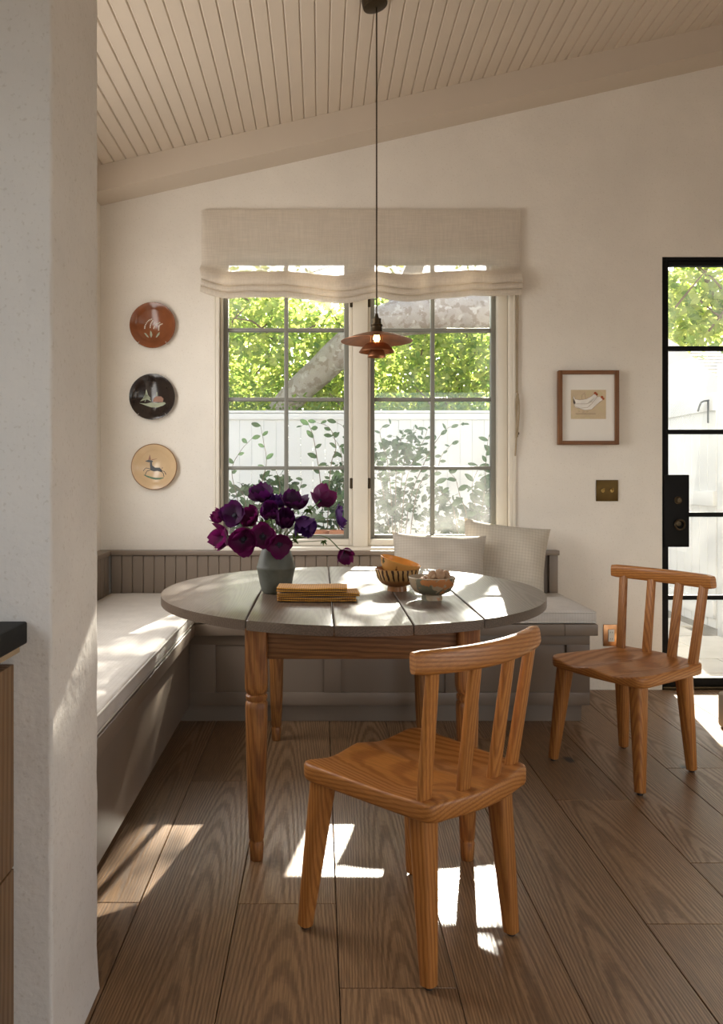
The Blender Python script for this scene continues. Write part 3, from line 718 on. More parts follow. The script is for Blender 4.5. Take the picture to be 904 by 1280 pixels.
# ------------------------------------------------------------------ pine chairs
def make_chair(label):
    c = empty('pine_chair', (0, 0, 0), label=label, cat='chair', group='pine slat-back chairs')
    def cp(name, bm, m, parent=c, **k): return obj(name, bm, m, parent, local=True, **k)
    SZ = 0.440; ST = 0.046
    # seat outline: rounded trapezoid, gently bowed back, concave front
    cor = [(-0.197, -0.040), (0.197, -0.040), (0.232, 0.395), (-0.232, 0.395)]
    ol = []; cen = Vector((0, 0.18)); rad = [0.045, 0.045, 0.060, 0.060]
    for i in range(4):
        p = Vector(cor[i]); a = (Vector(cor[i - 1]) - p).normalized(); b = (Vector(cor[(i + 1) % 4]) - p).normalized(); r = rad[i]
        for t in range(9):
            q = t / 8; ol.append((p + a * r * (1 - q) ** 2 + b * r * q ** 2))
        n = Vector(cor[(i + 1) % 4])
        for t in range(1, 14):
            q = t / 14; s0 = p + b * r; s1 = n - b * rad[(i + 1) % 4]
            v = s0.lerp(s1, q); w = math.sin(math.pi * q)
            if i == 0: v = v + Vector((0, -0.020 * w))
            if i == 2: v = v + Vector((0, 0.012 * w))
            ol.append(v)
    def top(x, y):
        f = max(0, min(1, (y + 0.01) / 0.12)); d = (abs(x) - 0.095) / 0.075
        e = max(0, min(1, (0.225 - abs(x)) / 0.05))
        return SZ - 0.017 * math.exp(-d * d) * f - 0.004 * f * e
    bm = bmesh.new(); rings = []
    for rr_, dz in ((0.10, 0), (0.3, 0), (0.5, 0), (0.7, 0), (0.85, 0), (0.94, 0), (0.975, -0.0005), (0.992, -0.003), (1.0, -0.009)):
        rings.append([(cen.x + (p.x - cen.x) * rr_, cen.y + (p.y - cen.y) * rr_, top(cen.x + (p.x - cen.x) * rr_, cen.y + (p.y - cen.y) * rr_) + dz) for p in ol])
    for rr_, z in ((1.0, SZ - ST + .008), (0.990, SZ - ST + .002), (0.975, SZ - ST), (0.3, SZ - ST)):
        rings.append([(cen.x + (p.x - cen.x) * rr_, cen.y + (p.y - cen.y) * rr_, z) for p in ol])
    loft(bm, rings); cp('seat', bm, M['pine'], angle=50)
    legs = [((-0.163, 0.0), (-0.148, 0.030)), ((0.163, 0.0), (0.148, 0.030)), ((-0.212, 0.380), (-0.178, 0.345)), ((0.212, 0.380), (0.178, 0.345))]
    for (fx, fy), (tx, ty) in legs:
        bm = bmesh.new(); pts = []; sz = []
        for t in range(7):
            q = t / 6; pts.append((fx + (tx - fx) * q, fy + (ty - fy) * q, 0.009 + (SZ - ST - 0.007) * q)); h = 0.0180 + 0.0125 * q ** 0.9; sz.append((h, h))
        sweep(bm, pts, sz, 3.2, 20, (0, 1, 0)); l = cp('leg', bm, M['pineZ'])
        b2 = bmesh.new(); lathe(b2, [(0, 0), (.010, 0), (.011, .003), (.011, .0092), (0, .0092)], 14, Matrix.Translation((fx, fy, 0))); cp('foot_pad', b2, M['darkhole'], l)
    # back: slats leaning back and fanning out into a bowed rail
    def arc(x, bulge, base): return base - bulge * (1 - (x / 0.18) ** 2)
    for x in (-0.1725, -0.060, 0.060, 0.1725):
        x1 = x * 1.115; bm = bmesh.new(); y0 = arc(x, 0.030, 0.010); y1 = arc(x1 / 1.115, 0.030, -0.034)
        pts = []; sz = []
        for t in range(6):
            q = t / 5; pts.append((x + (x1 - x) * q, y0 + (y1 - y0) * q, SZ - 0.012 + 0.320 * q)); sz.append((0.0205 - 0.002 * q, 0.0115 - 0.0015 * q))
        sweep(bm, pts, sz, 3.4, 18, (0, 1, 0)); cp('slat', bm, M['pineZ'])
    bm = bmesh.new(); pts = []; sz = []
    for t in range(25):
        q = t / 12 - 1; x = q * 0.243; pts.append((x, -0.035 - 0.030 * (1 - (x / 0.20) ** 2), 0.7625 + 0.004 * q * q)); e = 1 - 0.12 * max(0, abs(q) - 0.95) / 0.05
        sz.append((0.0150 * e, 0.0290 * (1 - 0.05 * q * q) * e))
    sweep(bm, pts, sz, 3.6, 20, (0, 0.12, 1)); cp('top_rail', bm, M['pineX'])
    return c
ch = make_chair('pine slat-back chair pulled up to the oval table')
ch.location = (0.373, 1.958, 0); ch.rotation_euler.z = math.atan2(0.668, 0.744)
ch2 = copy_tree(ch); ch2.location = (1.410, 3.353, 0); ch2.rotation_euler.z = math.atan2(0.32, -0.19)
ch2['label'] = 'pine slat-back chair standing by the glass door and wall outlet'

# ------------------------------------------------------------------ vase with anemones
VX, VY = -0.160, 2.915
bm = bmesh.new()
vp = [(0, 0), (.045, 0), (.048, .003)] + [(.048 + .021 * (z / .085) ** .8 + .0007 * math.sin(z * 700), z) for z in (.01, .02, .03, .04, .05, .06, .07, .08)] + [(.0695, .088), (.0715, .093), (.0695, .098)] + [(.0695 - .0225 * ((z - .098) / .07) ** 1.25 + .0007 * math.sin(z * 700), z) for z in (.105, .115, .125, .135, .145, .155, .163)] + [(.046, .168), (.0475, .175), (.044, .176), (.042, .168), (.050, .14), (.058, .10), (.050, .05), (.044, .012), (0, .012)]
v_ = random.Random(2)
lathe(bm, vp, 40, Matrix.Translation((VX, VY, TZ)))
vase = obj('stoneware_vase', bm, M['vase'], angle=50, label='grey green stoneware vase holding purple anemones', cat='vase')

def petal_mesh(name, L, Wd, cup, mat):
    bm = bmesh.new(); n, m = 6, 4; g = []
    for j in range(n + 1):
        v = j / n; w = Wd * (math.sin(math.pi * min(1, (v * 0.86 + 0.10))) ** 0.7); row = []
        for i in range(m + 1):
            u = 2 * i / m - 1
            r = L * v * math.cos(cup * v * 0.75); z = L * v * math.sin(cup * v) + 0.14 * L * u * u * v + 0.03 * L * math.sin(5 * u + 6 * v)
            row.append(bm.verts.new((u * w, r, z)))
        g.append(row)
    for j in range(n):
        for i in range(m): bm.faces.new((g[j][i], g[j][i + 1], g[j + 1][i + 1], g[j + 1][i]))
    me = bpy.data.meshes.new(name); bm.to_mesh(me); bm.free(); me.materials.append(mat); finish(me, True, 80); return me
FC = {'dark': leafmat('anemone_dark', (0.032, 0.003, 0.038), (0.070, 0.006, 0.062), 0.35, (1.6, 1.1, 1.6)), 'mag': leafmat('anemone_magenta', (0.075, 0.004, 0.050), (0.135, 0.008, 0.075), 0.4, (1.5, 1.2, 1.3)), 'vio': leafmat('anemone_violet', (0.055, 0.014, 0.110), (0.095, 0.025, 0.16), 0.35, (1.4, 1.2, 1.5))}
PM = {(c, q): petal_mesh('petal', 0.047, 0.0240, cu, FC[c]) for c in FC for q, cu in (('open', 0.35), ('half', 0.75), ('cup', 1.25))}
M['flowerc'] = plain('anemone_centre', (0.008, 0.006, 0.018), 0.7, 0, 0.4, 200)
M['ring'] = plain('anemone_ring', (0.35, 0.20, 0.40), 0.6)
M['leafy'] = leafmat('flower_leaf', (0.07, 0.13, 0.03), (0.12, 0.20, 0.05), 0.4)
bmc = bmesh.new(); lathe(bmc, [(0, -.002), (.007, 0), (.0085, .004), (.006, .0085), (0, .010)], 12); cme = bpy.data.meshes.new('flower_centre'); bmc.to_mesh(cme); bmc.free(); cme.materials.append(M['flowerc']); finish(cme)
bmc = bmesh.new(); lathe(bmc, [(.0115, .0018), (.0135, .003), (.0115, .0042), (.0100, .003), (.0115, .0018)], 16); rme = bpy.data.meshes.new('stamen_ring'); bmc.to_mesh(rme); bmc.free(); rme.materials.append(M['flowerc']); finish(rme)
bloom_no = 0
def anemone(cx, cy_, dy, face, size, col, kind, label, npet=8, bend=None):
    """cx, cy_ in the close crop of the bouquet; face = direction the flower looks"""
    global bloom_no; bloom_no += 1
    p = px(260 + cx / 4.758, 600 + cy_ / 4.758, VY + dy); f = Vector(face).normalized()
    neck = Vector((VX + (p.x - VX) * 0.10, VY + (p.y - VY) * 0.10, TZ + 0.170))
    root = Vector((VX - (p.x - VX) * 0.10, VY - (p.y - VY) * 0.10, TZ + 0.03))
    c = empty('anemone', p, label=label, cat='flower', group='anemones in the vase')
    bm = bmesh.new(); d = p - neck
    mid = neck + d * 0.55 + (Vector(bend) if bend else Vector((0, 0, 0.02)))
    if bend is None and d.length < 0.05: mid = neck + d * .5
    tube(bm, smoothpath([root, neck, mid, p - f * 0.004], 5), .0021, 6); obj('stem', bm, M['stem'], c)
    q = f.to_track_quat('Z', 'Y'); rd = random.Random(bloom_no * 5)
    for i in range(npet):
        lay = i % 2
        o = bpy.data.objects.new('petal', PM[(col, kind)]); COL.objects.link(o); o.parent = c
        o.rotation_mode = 'QUATERNION'
        o.rotation_quaternion = q @ Quaternion((0, 0, 1), 2 * math.pi * i / npet + rd.uniform(-.2, .2)) @ Quaternion((1, 0, 0), rd.uniform(-.15, .2) + 0.12 * lay)
        s = size * 1.08 * rd.uniform(0.9, 1.1) * (0.92 if lay else 1); o.scale = (s * 1.1, s, s)
    for me_, nm in ((cme, 'flower_centre'), (rme, 'stamen_ring')):
        o = bpy.data.objects.new(nm, me_); COL.objects.link(o); o.parent = c; o.rotation_mode = 'QUATERNION'; o.rotation_quaternion = q; o.scale = (size,) * 3
    return c
anemone(160, 215, -.02, (-.25, -.85, .45), 1.05, 'dark', 'open', 'dark purple open anemone at upper left of the bouquet above the magenta pair')
anemone(210, 352, -.05, (.05, -.9, -.1), 1.15, 'mag', 'half', 'large magenta purple anemone hanging low beside the vase neck')
anemone(105, 335, -.03, (-.7, -.5, -.1), 1.1, 'mag', 'half', 'magenta anemone at the outer low edge facing away from the vase')
anemone(90, 232, .01, (-.8, -.2, .5), .8, 'mag', 'cup', 'small magenta anemone cup at the outermost side of the bouquet')
anemone(315, 122, .03, (-.1, -.35, .9), 1.15, 'dark', 'half', 'blackish purple anemone standing topmost above the vase')
anemone(272, 232, -.01, (-.5, -.6, .4), 1.05, 'mag', 'half', 'bright magenta anemone tucked below the topmost bloom')
anemone(365, 212, -.04, (.1, -.7, .6), 1.0, 'dark', 'cup', 'dark plum anemone cup in the middle of the bouquet')
anemone(405, 155, .03, (.1, -.3, .9), .9, 'vio', 'half', 'violet anemone half hidden between the two dark top blooms')
anemone(497, 152, .02, (.3, -.5, .8), 1.2, 'dark', 'half', 'wide dark purple anemone high over the violet cup')
anemone(328, 335, -.06, (-.05, -.98, .1), 1.0, 'mag', 'open', 'open anemone with dark ringed eye just above the vase rim')
anemone(422, 382, -.06, (.12, -.97, -.1), 1.0, 'mag', 'open', 'open anemone with dark eye drooping over the vase rim')
anemone(455, 265, -.05, (.1, -.6, .7), 1.15, 'dark', 'cup', 'dark plum anemone cup above the drooping open bloom')
anemone(592, 232, -.03, (-.15, -.55, -.75), 1.2, 'vio', 'cup', 'violet anemone cup nodding down over a bare stem', 8, (0, 0, .045))
anemone(668, 122, .03, (.35, .75, .45), 1.15, 'mag', 'half', 'dusky magenta anemone seen from behind against the window', 8, (0, 0, .01))
anemone(764, 222, .02, (.97, -.1, .2), 1.05, 'vio', 'open', 'anemone seen edge-on at the end of a sideways stem', 8, (0, 0, .03))
anemone(800, 428, -.05, (.4, -.6, -.55), .85, 'mag', 'half', 'magenta anemone drooping far out over the table on a long stem', 6, (0.02, 0, .05))
# feathery leaves
def leaf_spray(cx, cy_, dy, d, n, size, lbl):
    p = px(260 + cx / 4.758, 600 + cy_ / 4.758, VY + dy); bm = bmesh.new(); rd = random.Random(int(cx))
    tube(bm, smoothpath([Vector((VX, VY, TZ + .05)), Vector((VX + (p.x - VX) * .12, VY + (p.y - VY) * .12, TZ + .17)), p], 4), .0014, 5)
    for i in range(n):
        a = rd.uniform(-1.1, 1.1); v = Vector(d).normalized(); v.rotate(Quaternion((0, 1, 0), a)); v.y += rd.uniform(-.4, .4); s = v.cross(Vector((0, 1, 0))).normalized() * size * .16
        b = p; t = b + v * size * rd.uniform(.7, 1.1); m_ = (b + t) / 2 + Vector((0, -.004, .002))
        q = [bm.verts.new(x) for x in (b, m_ + s, t, m_ - s)]; bm.faces.new((q[0], q[1], q[2])); bm.faces.new((q[0], q[2], q[3]))
    return obj('leaf_sprig', bm, M['leafy'], label=lbl, cat='leaf', group='leaf sprigs in the vase')
leaf_spray(500, 345, -.03, (1, 0, -.1), 7, .035, 'broad green leaf sprig sticking out sideways above the vase rim'); leaf_spray(685, 360, -.02, (.3, 0, -1), 7, .022, 'small green leaf sprig hanging under the long drooping stem'); leaf_spray(330, 265, -.02, (0, 0, 1), 6, .03, 'green leaf sprig between blooms above the open ringed anemone'); leaf_spray(590, 170, .0, (-.2, 0, -1), 6, .03, 'green leaf sprig behind the nodding violet anemone')

# ------------------------------------------------------------------ folded napkins
def napkin(z, x0, x1, y0, y1, h, rz, seed, label):
    """cloth folded in four: a closed fold on one side, layered edges on the other"""
    bm = bmesh.new(); rd = random.Random(seed); nl = 2; hh = h / nl
    for l in range(nl):
        N = 18; za, zb_ = l * hh + .0006, (l + 1) * hh - .0006; o = rd.uniform(-.004, .004); rings = []
        for i in range(N + 1):
            u = i / N; x = x0 + (x1 - x0) * u + o; wv = 0.0006 * math.sin(u * 7 + seed) * (l + 1); yy = rd.uniform(-.001, .001)
            rings.append([(x, (y0 + y1) / 2 + a + yy, (za + zb_) / 2 + b + wv * (0.4 if z == 0 and l == 0 else 1)) for a, b in sup((y1 - y0) / 2, (zb_ - za) / 2, 5, 20)])
        loft(bm, rings)
    o = obj('folded_napkin', bm, M['napkin'], local=True, angle=60); o.location = ((-0.015), 2.755, TZ + z); o.rotation_euler.z = R(rz)
    return meta(o, label, 'napkin', 'stacked napkins')
napkin(0.0015, -.125, .142, -.062, .060, .0140, -1, 1, 'mustard waffle napkin at the bottom of the folded stack')
napkin(0.0175, -.130, .150, -.055, .064, .0140, 2, 4, 'mustard waffle napkin in the middle of the folded stack')
napkin(0.0335, -.128, .110, -.064, .058, .0150, -2, 8, 'mustard waffle napkin on top of the folded stack')

# ------------------------------------------------------------------ bowls
M['bowlA'] = pattern('striped_slipware', (0.40, 0.175, 0.060), [((0.065, 0.035, 0.022), 0.50, 1.0), ((0.55, 0.33, 0.12), 0.60, 4.0)], 0.22, 9, 0.5, (3.2, 3.2, 1.0))
def striped(name, base, dark, light, n=26, rough=0.22):
    m = MT(name); v = m.coord('Object'); sp = m.node('ShaderNodeSeparateXYZ'); m.ln(v, sp.inputs[0])
    at = m.math('ARCTAN2', sp.outputs[1], sp.outputs[0]); nz = m.noise(v, 30, 2)
    tw = m.math('ADD', m.math('ADD', m.math('MULTIPLY', at, n), m.math('MULTIPLY', sp.outputs[2], 55)), m.math('MULTIPLY', nz, 5))
    w = m.math('SINE', tw); up = m.ramp(sp.outputs[2], [(0.036, (0, 0, 0)), (0.046, (1, 1, 1))])
    c = m.mix(m.math('MULTIPLY', m.ramp(w, [(0.30, (0, 0, 0)), (0.45, (1, 1, 1))]), up), m.mix(up, base, light), dark)
    m.col(c); m.set(rough=rough, spec=0.5); return m.m
M['bowlA'] = striped('striped_slipware_lines', (0.34, 0.15, 0.05), (0.060, 0.032, 0.020), (0.50, 0.29, 0.10))
M['bowlB'] = pattern('ochre_slipware', (0.66, 0.32, 0.085), [((0.075, 0.085, 0.035), 0.58, 3.0), ((0.15, 0.055, 0.02), 0.62, 6.0)], 0.2, 16)
M['bowlC'] = pattern('cream_slipware', (0.36, 0.27, 0.17), [((0.14, 0.13, 0.085), 0.52, 2.0), ((0.42, 0.17, 0.06), 0.57, 7.0)], 0.22, 17)
M['bowlBi'] = plain('ochre_glaze', (0.68, 0.29, 0.055), 0.2, 0, 0.12, 20); M['bowlCi'] = plain('cream_glaze', (0.45, 0.38, 0.28), 0.25, 0, 0.15, 20); M['bowlAi'] = plain('brown_glaze', (0.33, 0.15, 0.05), 0.22, 0, 0.15, 20)
def bowl(loc, r, h, mo, mi, label, ry=0, rx=0):
    c = empty('pottery_bowl', loc, label=label, cat='bowl', group='painted pottery bowls'); c.rotation_euler = (R(rx), R(ry), 0)
    fr_ = r * 0.44; prof = [(0, .004), (fr_ * .75, .003), (fr_ * .85, 0), (fr_, 0), (fr_ * .96, .018), (r * .50, .020), (r * .74, .029), (r * .90, .046), (r * .96, .064), (r, h - .003), (r, h)]
    bm = bmesh.new(); lathe(bm, prof, 44); obj('body', bm, mo, c, local=True, angle=50)
    inn = [(r, h), (r * .975, h + .0015), (r * .95, h - .002), (r * .91, .066), (r * .80, .047), (r * .58, .031), (0, .024)]
    bm = bmesh.new(); lathe(bm, inn, 44); obj('inner_glaze', bm, mi, c, local=True, angle=50)
    return c
bowl(px(496.5, 597 + 1000 * (CAMZ - TZ) / 2.975, 2.975), .083, .082, M['bowlA'], M['bowlAi'], 'brown bowl with dark and yellow stripes, under the tilted ochre bowl')
bp_ = px(496.5, 597 + 1000 * (CAMZ - TZ) / 2.975, 2.975)
bowl(bp_ + Vector((-.006, 0, .0405)), .077, .074, M['bowlB'], M['bowlBi'], 'ochre bowl with green leaf pattern tilted inside the striped bowl', 15, 4)
cp_ = px(540, 597 + 1000 * (CAMZ - TZ) / 2.755, 2.755)
bowl(cp_, .081, .078, M['bowlC'], M['bowlCi'], 'cream and grey painted bowl filled with round nuts')
def nut(dx, dy, dz, r, label):
    bm = bmesh.new(); bmesh.ops.create_icosphere(bm, subdivisions=3, radius=r)
    for v in bm.verts:
        a = v.co.normalized(); v.co *= 1 + 0.05 * math.sin(9 * a.x + dx * 50) * math.sin(8 * a.y) + 0.04 * math.sin(12 * a.z); v.co.z *= 0.9
    lathe(bm, [(0, r * .84), (r * .22, r * .86), (r * .16, r * .93), (0, r * .95)], 8)
    o = obj('nut', bm, M['nut'], local=True); o.location = cp_ + Vector((dx, dy, dz + (.010 if dz > .07 else 0))); o.rotation_euler = (dx * 20, dy * 25, dx * 40); meta(o, label, 'nut', 'nuts in the painted bowl')
nl_ = 'round pale brown nut heaped in the cream painted bowl'
for a in ((.022, -.030, .078, .0185), (.046, -.010, .076, .0175), (-.004, -.028, .078, .016), (.030, .012, .078, .018), (.0, .010, .062, .018), (-.032, .0, .060, .017), (-.020, .034, .062, .017), (.020, .040, .068, .017), (.008, -.008, .046, .016)): nut(*a, nl_)

# ------------------------------------------------------------------ plates on the wall
def stroke(bm, pts, w, y=0.0):
    """painted line of a few hairs' thickness in the x-z plane"""
    P = [Vector((a, 0, b)) for a, b in pts]; L = []; Rr = []
    for i, p in enumerate(P):
        t = (P[min(i + 1, len(P) - 1)] - P[max(i - 1, 0)]); t = t.normalized() if t.length else Vector((1, 0, 0)); n = Vector((-t.z, 0, t.x)); ww = w[i] if isinstance(w, list) else w
        L.append(bm.verts.new((p.x + n.x * ww / 2, y, p.z + n.z * ww / 2))); Rr.append(bm.verts.new((p.x - n.x * ww / 2, y, p.z - n.z * ww / 2)))
    for i in range(len(P) - 1): bm.faces.new((L[i], L[i + 1], Rr[i + 1], Rr[i]))
def poly(bm, pts, y=0.0):
    f = bm.faces.new([bm.verts.new((a, y, b)) for a, b in pts]); bmesh.ops.triangulate(bm, faces=[f])
def dot(bm, x, z, r, y=0.0, n=8): poly(bm, [(x + r * math.cos(2 * math.pi * i / n), z + r * math.sin(2 * math.pi * i / n)) for i in range(n)], y)
def paint(name, bm, mat, parent, y):
    ext = bmesh.ops.extrude_face_region(bm, geom=list(bm.faces)); bmesh.ops.translate(bm, verts=[v for v in ext['geom'] if isinstance(v, bmesh.types.BMVert)], vec=(0, -0.0006, 0))
    o = obj(name, bm, mat, parent, local=True, smooth=False); o.location = (0, y, 0); return o
def plate(cx, cy_, r, mat, rim, label):
    p = px(cx, cy_, YB - 0.002); c = empty('wall_plate', p, label=label, cat='plate', group='decorative plates on the wall')
    prof = [(0, .006), (r * .55, .006), (r * .60, .004), (r * .66, .010), (r * .97, .026), (r, .030), (r * .985, .0325), (r * .95, .0315), (r * .72, .020), (r * .68, .015), (0, .0145)]
    bm = bmesh.new(); lathe(bm, prof, 56, RX); obj('dish', bm, mat, c, local=True, angle=50)
    if rim:
        b2 = bmesh.new(); lathe(b2, [(r * .99, .0285), (r * 1.004, .0305), (r * .985, .0335), (r * .965, .0325)], 56, RX); obj('rim', b2, rim, c, local=True)
    return c
def clips(c, r):
    for a in (-128, -52):
        bm = bmesh.new(); x, z = r * math.cos(R(a)), r * math.sin(R(a)); tube(bm, [(x * 1.02, -.004, z * 1.02), (x * 1.03, -.030, z * 1.03), (x * 1.00, -.0355, z * 1.00), (x * .93, -.034, z * .93)], .0016, 6); obj('plate_clip', bm, M['hook'], c, local=True)
M['plA'] = plain('redware_glaze', (0.20, 0.062, 0.022), 0.16, 0, 0.2, 14); M['plB'] = plain('dark_glaze', (0.022, 0.014, 0.011), 0.14, 0, 0.3, 14); M['plC'] = plain('buff_glaze', (0.62, 0.44, 0.26), 0.2, 0, 0.06, 14)
M['plrim'] = plain('brown_rim', (0.26, 0.13, 0.05), 0.3); M['pW'] = plain('slip_white', (0.55, 0.47, 0.37), 0.4); M['pG'] = plain('slip_sage', (0.26, 0.28, 0.17), 0.4); M['pK'] = plain('slip_black', (0.012, 0.012, 0.014), 0.4); M['pR'] = plain('slip_rust', (0.24, 0.085, 0.03), 0.4); M['pGr'] = plain('slip_green', (0.05, 0.13, 0.055), 0.4)
PR = 0.127; PS = PR / 280.0     # drawing units of the close crops
def D(x, z, c): return ((x - c[0]) * PS, -(z - c[1]) * PS)
# redware plate with sprigs of lily of the valley
c = plate(192, 407.5, PR, M['plA'], None, 'glossy red-brown plate with white bell flower sprigs'); k = (422, 375)
bm = bmesh.new()
for path in ([(318, 410), (322, 380), (340, 345), (365, 315), (400, 298)], [(385, 400), (388, 370), (400, 340), (418, 315)], [(428, 410), (440, 380), (465, 355), (500, 340)], [(488, 430), (490, 395), (500, 370), (530, 355)]):
    sm = smoothpath([(a, 0, b) for a, b in path], 4)
    for q in sm[::2]: dot(bm, *D(q.x + 3, q.z, k), 8 * PS)
paint('painted_bells', bm, M['pW'], c, -.0146)
bm = bmesh.new()
for pts in ([(312, 465), (335, 470), (360, 500), (372, 525), (345, 510)], [(388, 435), (405, 455), (414, 490), (400, 525), (385, 490)], [(505, 452), (500, 485), (470, 520), (455, 520), (475, 480)]): poly(bm, [D(a, b, k) for a, b in pts])
paint('painted_leaves', bm, M['pG'], c, -.0146); clips(c, PR)
# dark plate with fir tree and cottage
c = plate(191.5, 496.5, PR, M['plB'], None, 'glossy dark plate painted with fir tree and cottage'); k = (415, 418)
bm = bmesh.new()
for pts in ([(338, 325), (352, 360), (362, 410), (320, 410), (328, 360)], [(320, 395), (362, 395), (395, 440), (350, 425), (340, 430), (290, 445)], [(310, 425), (370, 425), (400, 475), (352, 450), (322, 455), (262, 472)], [(250, 492), (330, 500), (400, 485), (480, 490), (560, 482), (578, 498), (540, 525), (470, 548), (400, 545), (330, 522)]): poly(bm, [D(a, b, k) for a, b in pts])
stroke(bm, [D(a, b, k) for a, b in [(466, 412), (468, 360)]], 9 * PS); stroke(bm, [D(a, b, k) for a, b in [(320, 480), (335, 440)]], 7 * PS)
paint('painted_fir_and_snow', bm, M['pG'], c, -.0146)
bm = bmesh.new(); poly(bm, [D(a, b, k) for a, b in [(420, 480), (425, 440), (455, 412), (520, 412), (548, 440), (540, 482)]]); paint('painted_cottage', bm, M['pR'], c, -.0146); clips(c, PR)
# buff plate with leaping deer
c = plate(194, 583.5, PR, M['plC'], M['plrim'], 'buff glazed plate with leaping black deer on green ground'); k = (435, 390); PS = PR / 276
bm = bmesh.new()
poly(bm, [D(a, b, k) for a, b in [(378, 340), (402, 335), (408, 375), (440, 400), (495, 400), (525, 430), (520, 455), (470, 440), (420, 445), (385, 430), (380, 385)]])
poly(bm, [D(a, b, k) for a, b in [(318, 322), (360, 308), (400, 312), (418, 325), (402, 340), (360, 335)]])
for pts, w in (([(385, 415), (330, 405), (310, 425), (298, 442)], 8), ([(385, 430), (345, 440), (330, 465), (322, 492)], 8), ([(515, 440), (550, 445), (572, 485)], 8), ([(510, 440), (540, 470), (548, 510)], 8), ([(520, 410), (535, 400)], 6)): stroke(bm, [D(a, b, k) for a, b in pts], w * PS)
paint('painted_deer', bm, M['pK'], c, -.0146)
bm = bmesh.new(); poly(bm, [D(a, b, k) for a, b in [(378, 240), (392, 308), (358, 308)]]); stroke(bm, [D(a, b, k) for a, b in [(400, 305), (430, 300), (465, 292)]], [9 * PS, 7 * PS, 3 * PS]); paint('painted_antlers', bm, M['pR'], c, -.0146)
bm = bmesh.new(); stroke(bm, [D(a, b, k) for a, b in [(305, 488), (350, 508), (400, 524), (450, 534), (500, 532), (545, 522)]], [6 * PS, 18 * PS, 22 * PS, 22 * PS, 20 * PS, 8 * PS]); paint('painted_ground', bm, M['pGr'], c, -.0146)

# ------------------------------------------------------------------ framed hens
fx0, fx1, fz0, fz1 = 1.318, 1.652, 1.362, 1.772
fy0, fy1 = 4.412, 4.448
c = empty('picture_frame', ((fx0 + fx1) / 2, 4.448, fz0), label='walnut framed print of two white hens on the wall', cat='picture')
M['walnut'] = wood('walnut_frame', (0.27, 0.115, 0.042), (0.19, 0.075, 0.026), 0.008, 'Z', 0.1, 0.45, pores=0.2)
M['walnutX'] = wood('walnut_frame_across', (0.27, 0.115, 0.042), (0.19, 0.075, 0.026), 0.008, 'X', 0.1, 0.45, pores=0.2)
fw = 0.021
for nm, a, m_ in (('frame_side', (fx0, fx0 + fw, fy0, fy1, fz0, fz1), 'walnut'), ('frame_side', (fx1 - fw, fx1, fy0, fy1, fz0, fz1), 'walnut'), ('frame_side', (fx0 + fw, fx1 - fw, fy0, fy1, fz0, fz0 + fw), 'walnutX'), ('frame_side', (fx0 + fw, fx1 - fw, fy0, fy1, fz1 - fw, fz1), 'walnutX')): obj(nm, B(*a, bev=.0015), M[m_], c)
M['mat'] = plain('mat_board', (0.80, 0.76, 0.70), 0.9, 0, 0.01, 30); M['print'] = pattern('buff_print', (0.66, 0.53, 0.36), [((0.60, 0.50, 0.32), 0.55, 3.0)], 0.9, 30, 0.1)
M['henw'] = plain('hen_white', (0.80, 0.76, 0.70), 0.9); M['henl'] = plain('hen_line', (0.36, 0.26, 0.20), 0.9); M['henr'] = plain('hen_comb', (0.42, 0.10, 0.04), 0.9)
obj('mat_board', B(fx0 + fw, fx1 - fw, 4.428, 4.446, fz0 + fw, fz1 - fw), M['mat'], c)
U = 1 / 4.0358 * 4.43 / 1000
def H(x, z): q = px(680 + x / 4.0358, 440 + z / 4.0358, 4.428); return (q.x - c.location.x, q.z - c.location.z)
a0 = H(136, 338); a1 = H(313, 191)
pr = obj('print', B(a0[0], a1[0], -.0215, -.020, a0[1], a1[1]), M['print'], c, local=True)
bm = bmesh.new()
back = [(145, 232), (150, 222), (158, 238), (178, 242), (198, 240), (215, 236), (238, 224), (252, 212), (262, 214), (268, 226), (258, 240), (240, 262), (220, 280), (180, 284), (152, 272), (158, 255)]
frnt = [(150, 262), (175, 265), (215, 262), (240, 248), (262, 228), (282, 226), (298, 232), (296, 242), (280, 252), (262, 272), (238, 290), (205, 294), (175, 286), (158, 280)]
poly(bm, [H(a, b) for a, b in back]); paint('painted_hen', bm, M['henw'], c, -.0216)
bm = bmesh.new(); poly(bm, [H(a, b) for a, b in frnt]); paint('painted_hen', bm, M['henw'], c, -.0224)
bm = bmesh.new()
for pts in (back + back[:1], [(190, 238), (192, 215), (200, 212), (204, 205), (210, 236)], [(150, 262), (215, 262), (245, 250)], [(158, 280), (205, 294), (240, 290), (270, 262), (297, 242)], [(160, 312), (260, 313)], [(178, 296), (174, 304), (182, 300)], [(198, 298), (195, 305), (204, 301)], [(218, 296), (215, 304), (224, 300)]): stroke(bm, [H(a, b) for a, b in pts], 1.6 * U)
for x in range(160, 260, 8): stroke(bm, [H(x, 309), H(x + 3, 313)], 1.6 * U)
paint('ink_lines', bm, M['henl'], c, -.0231)
bm = bmesh.new(); dot(bm, *H(258, 208), 7 * U); dot(bm, *H(266, 214), 6 * U); dot(bm, *H(292, 228), 7 * U); dot(bm, *H(299, 236), 6 * U); paint('hen_combs', bm, M['henr'], c, -.0231)

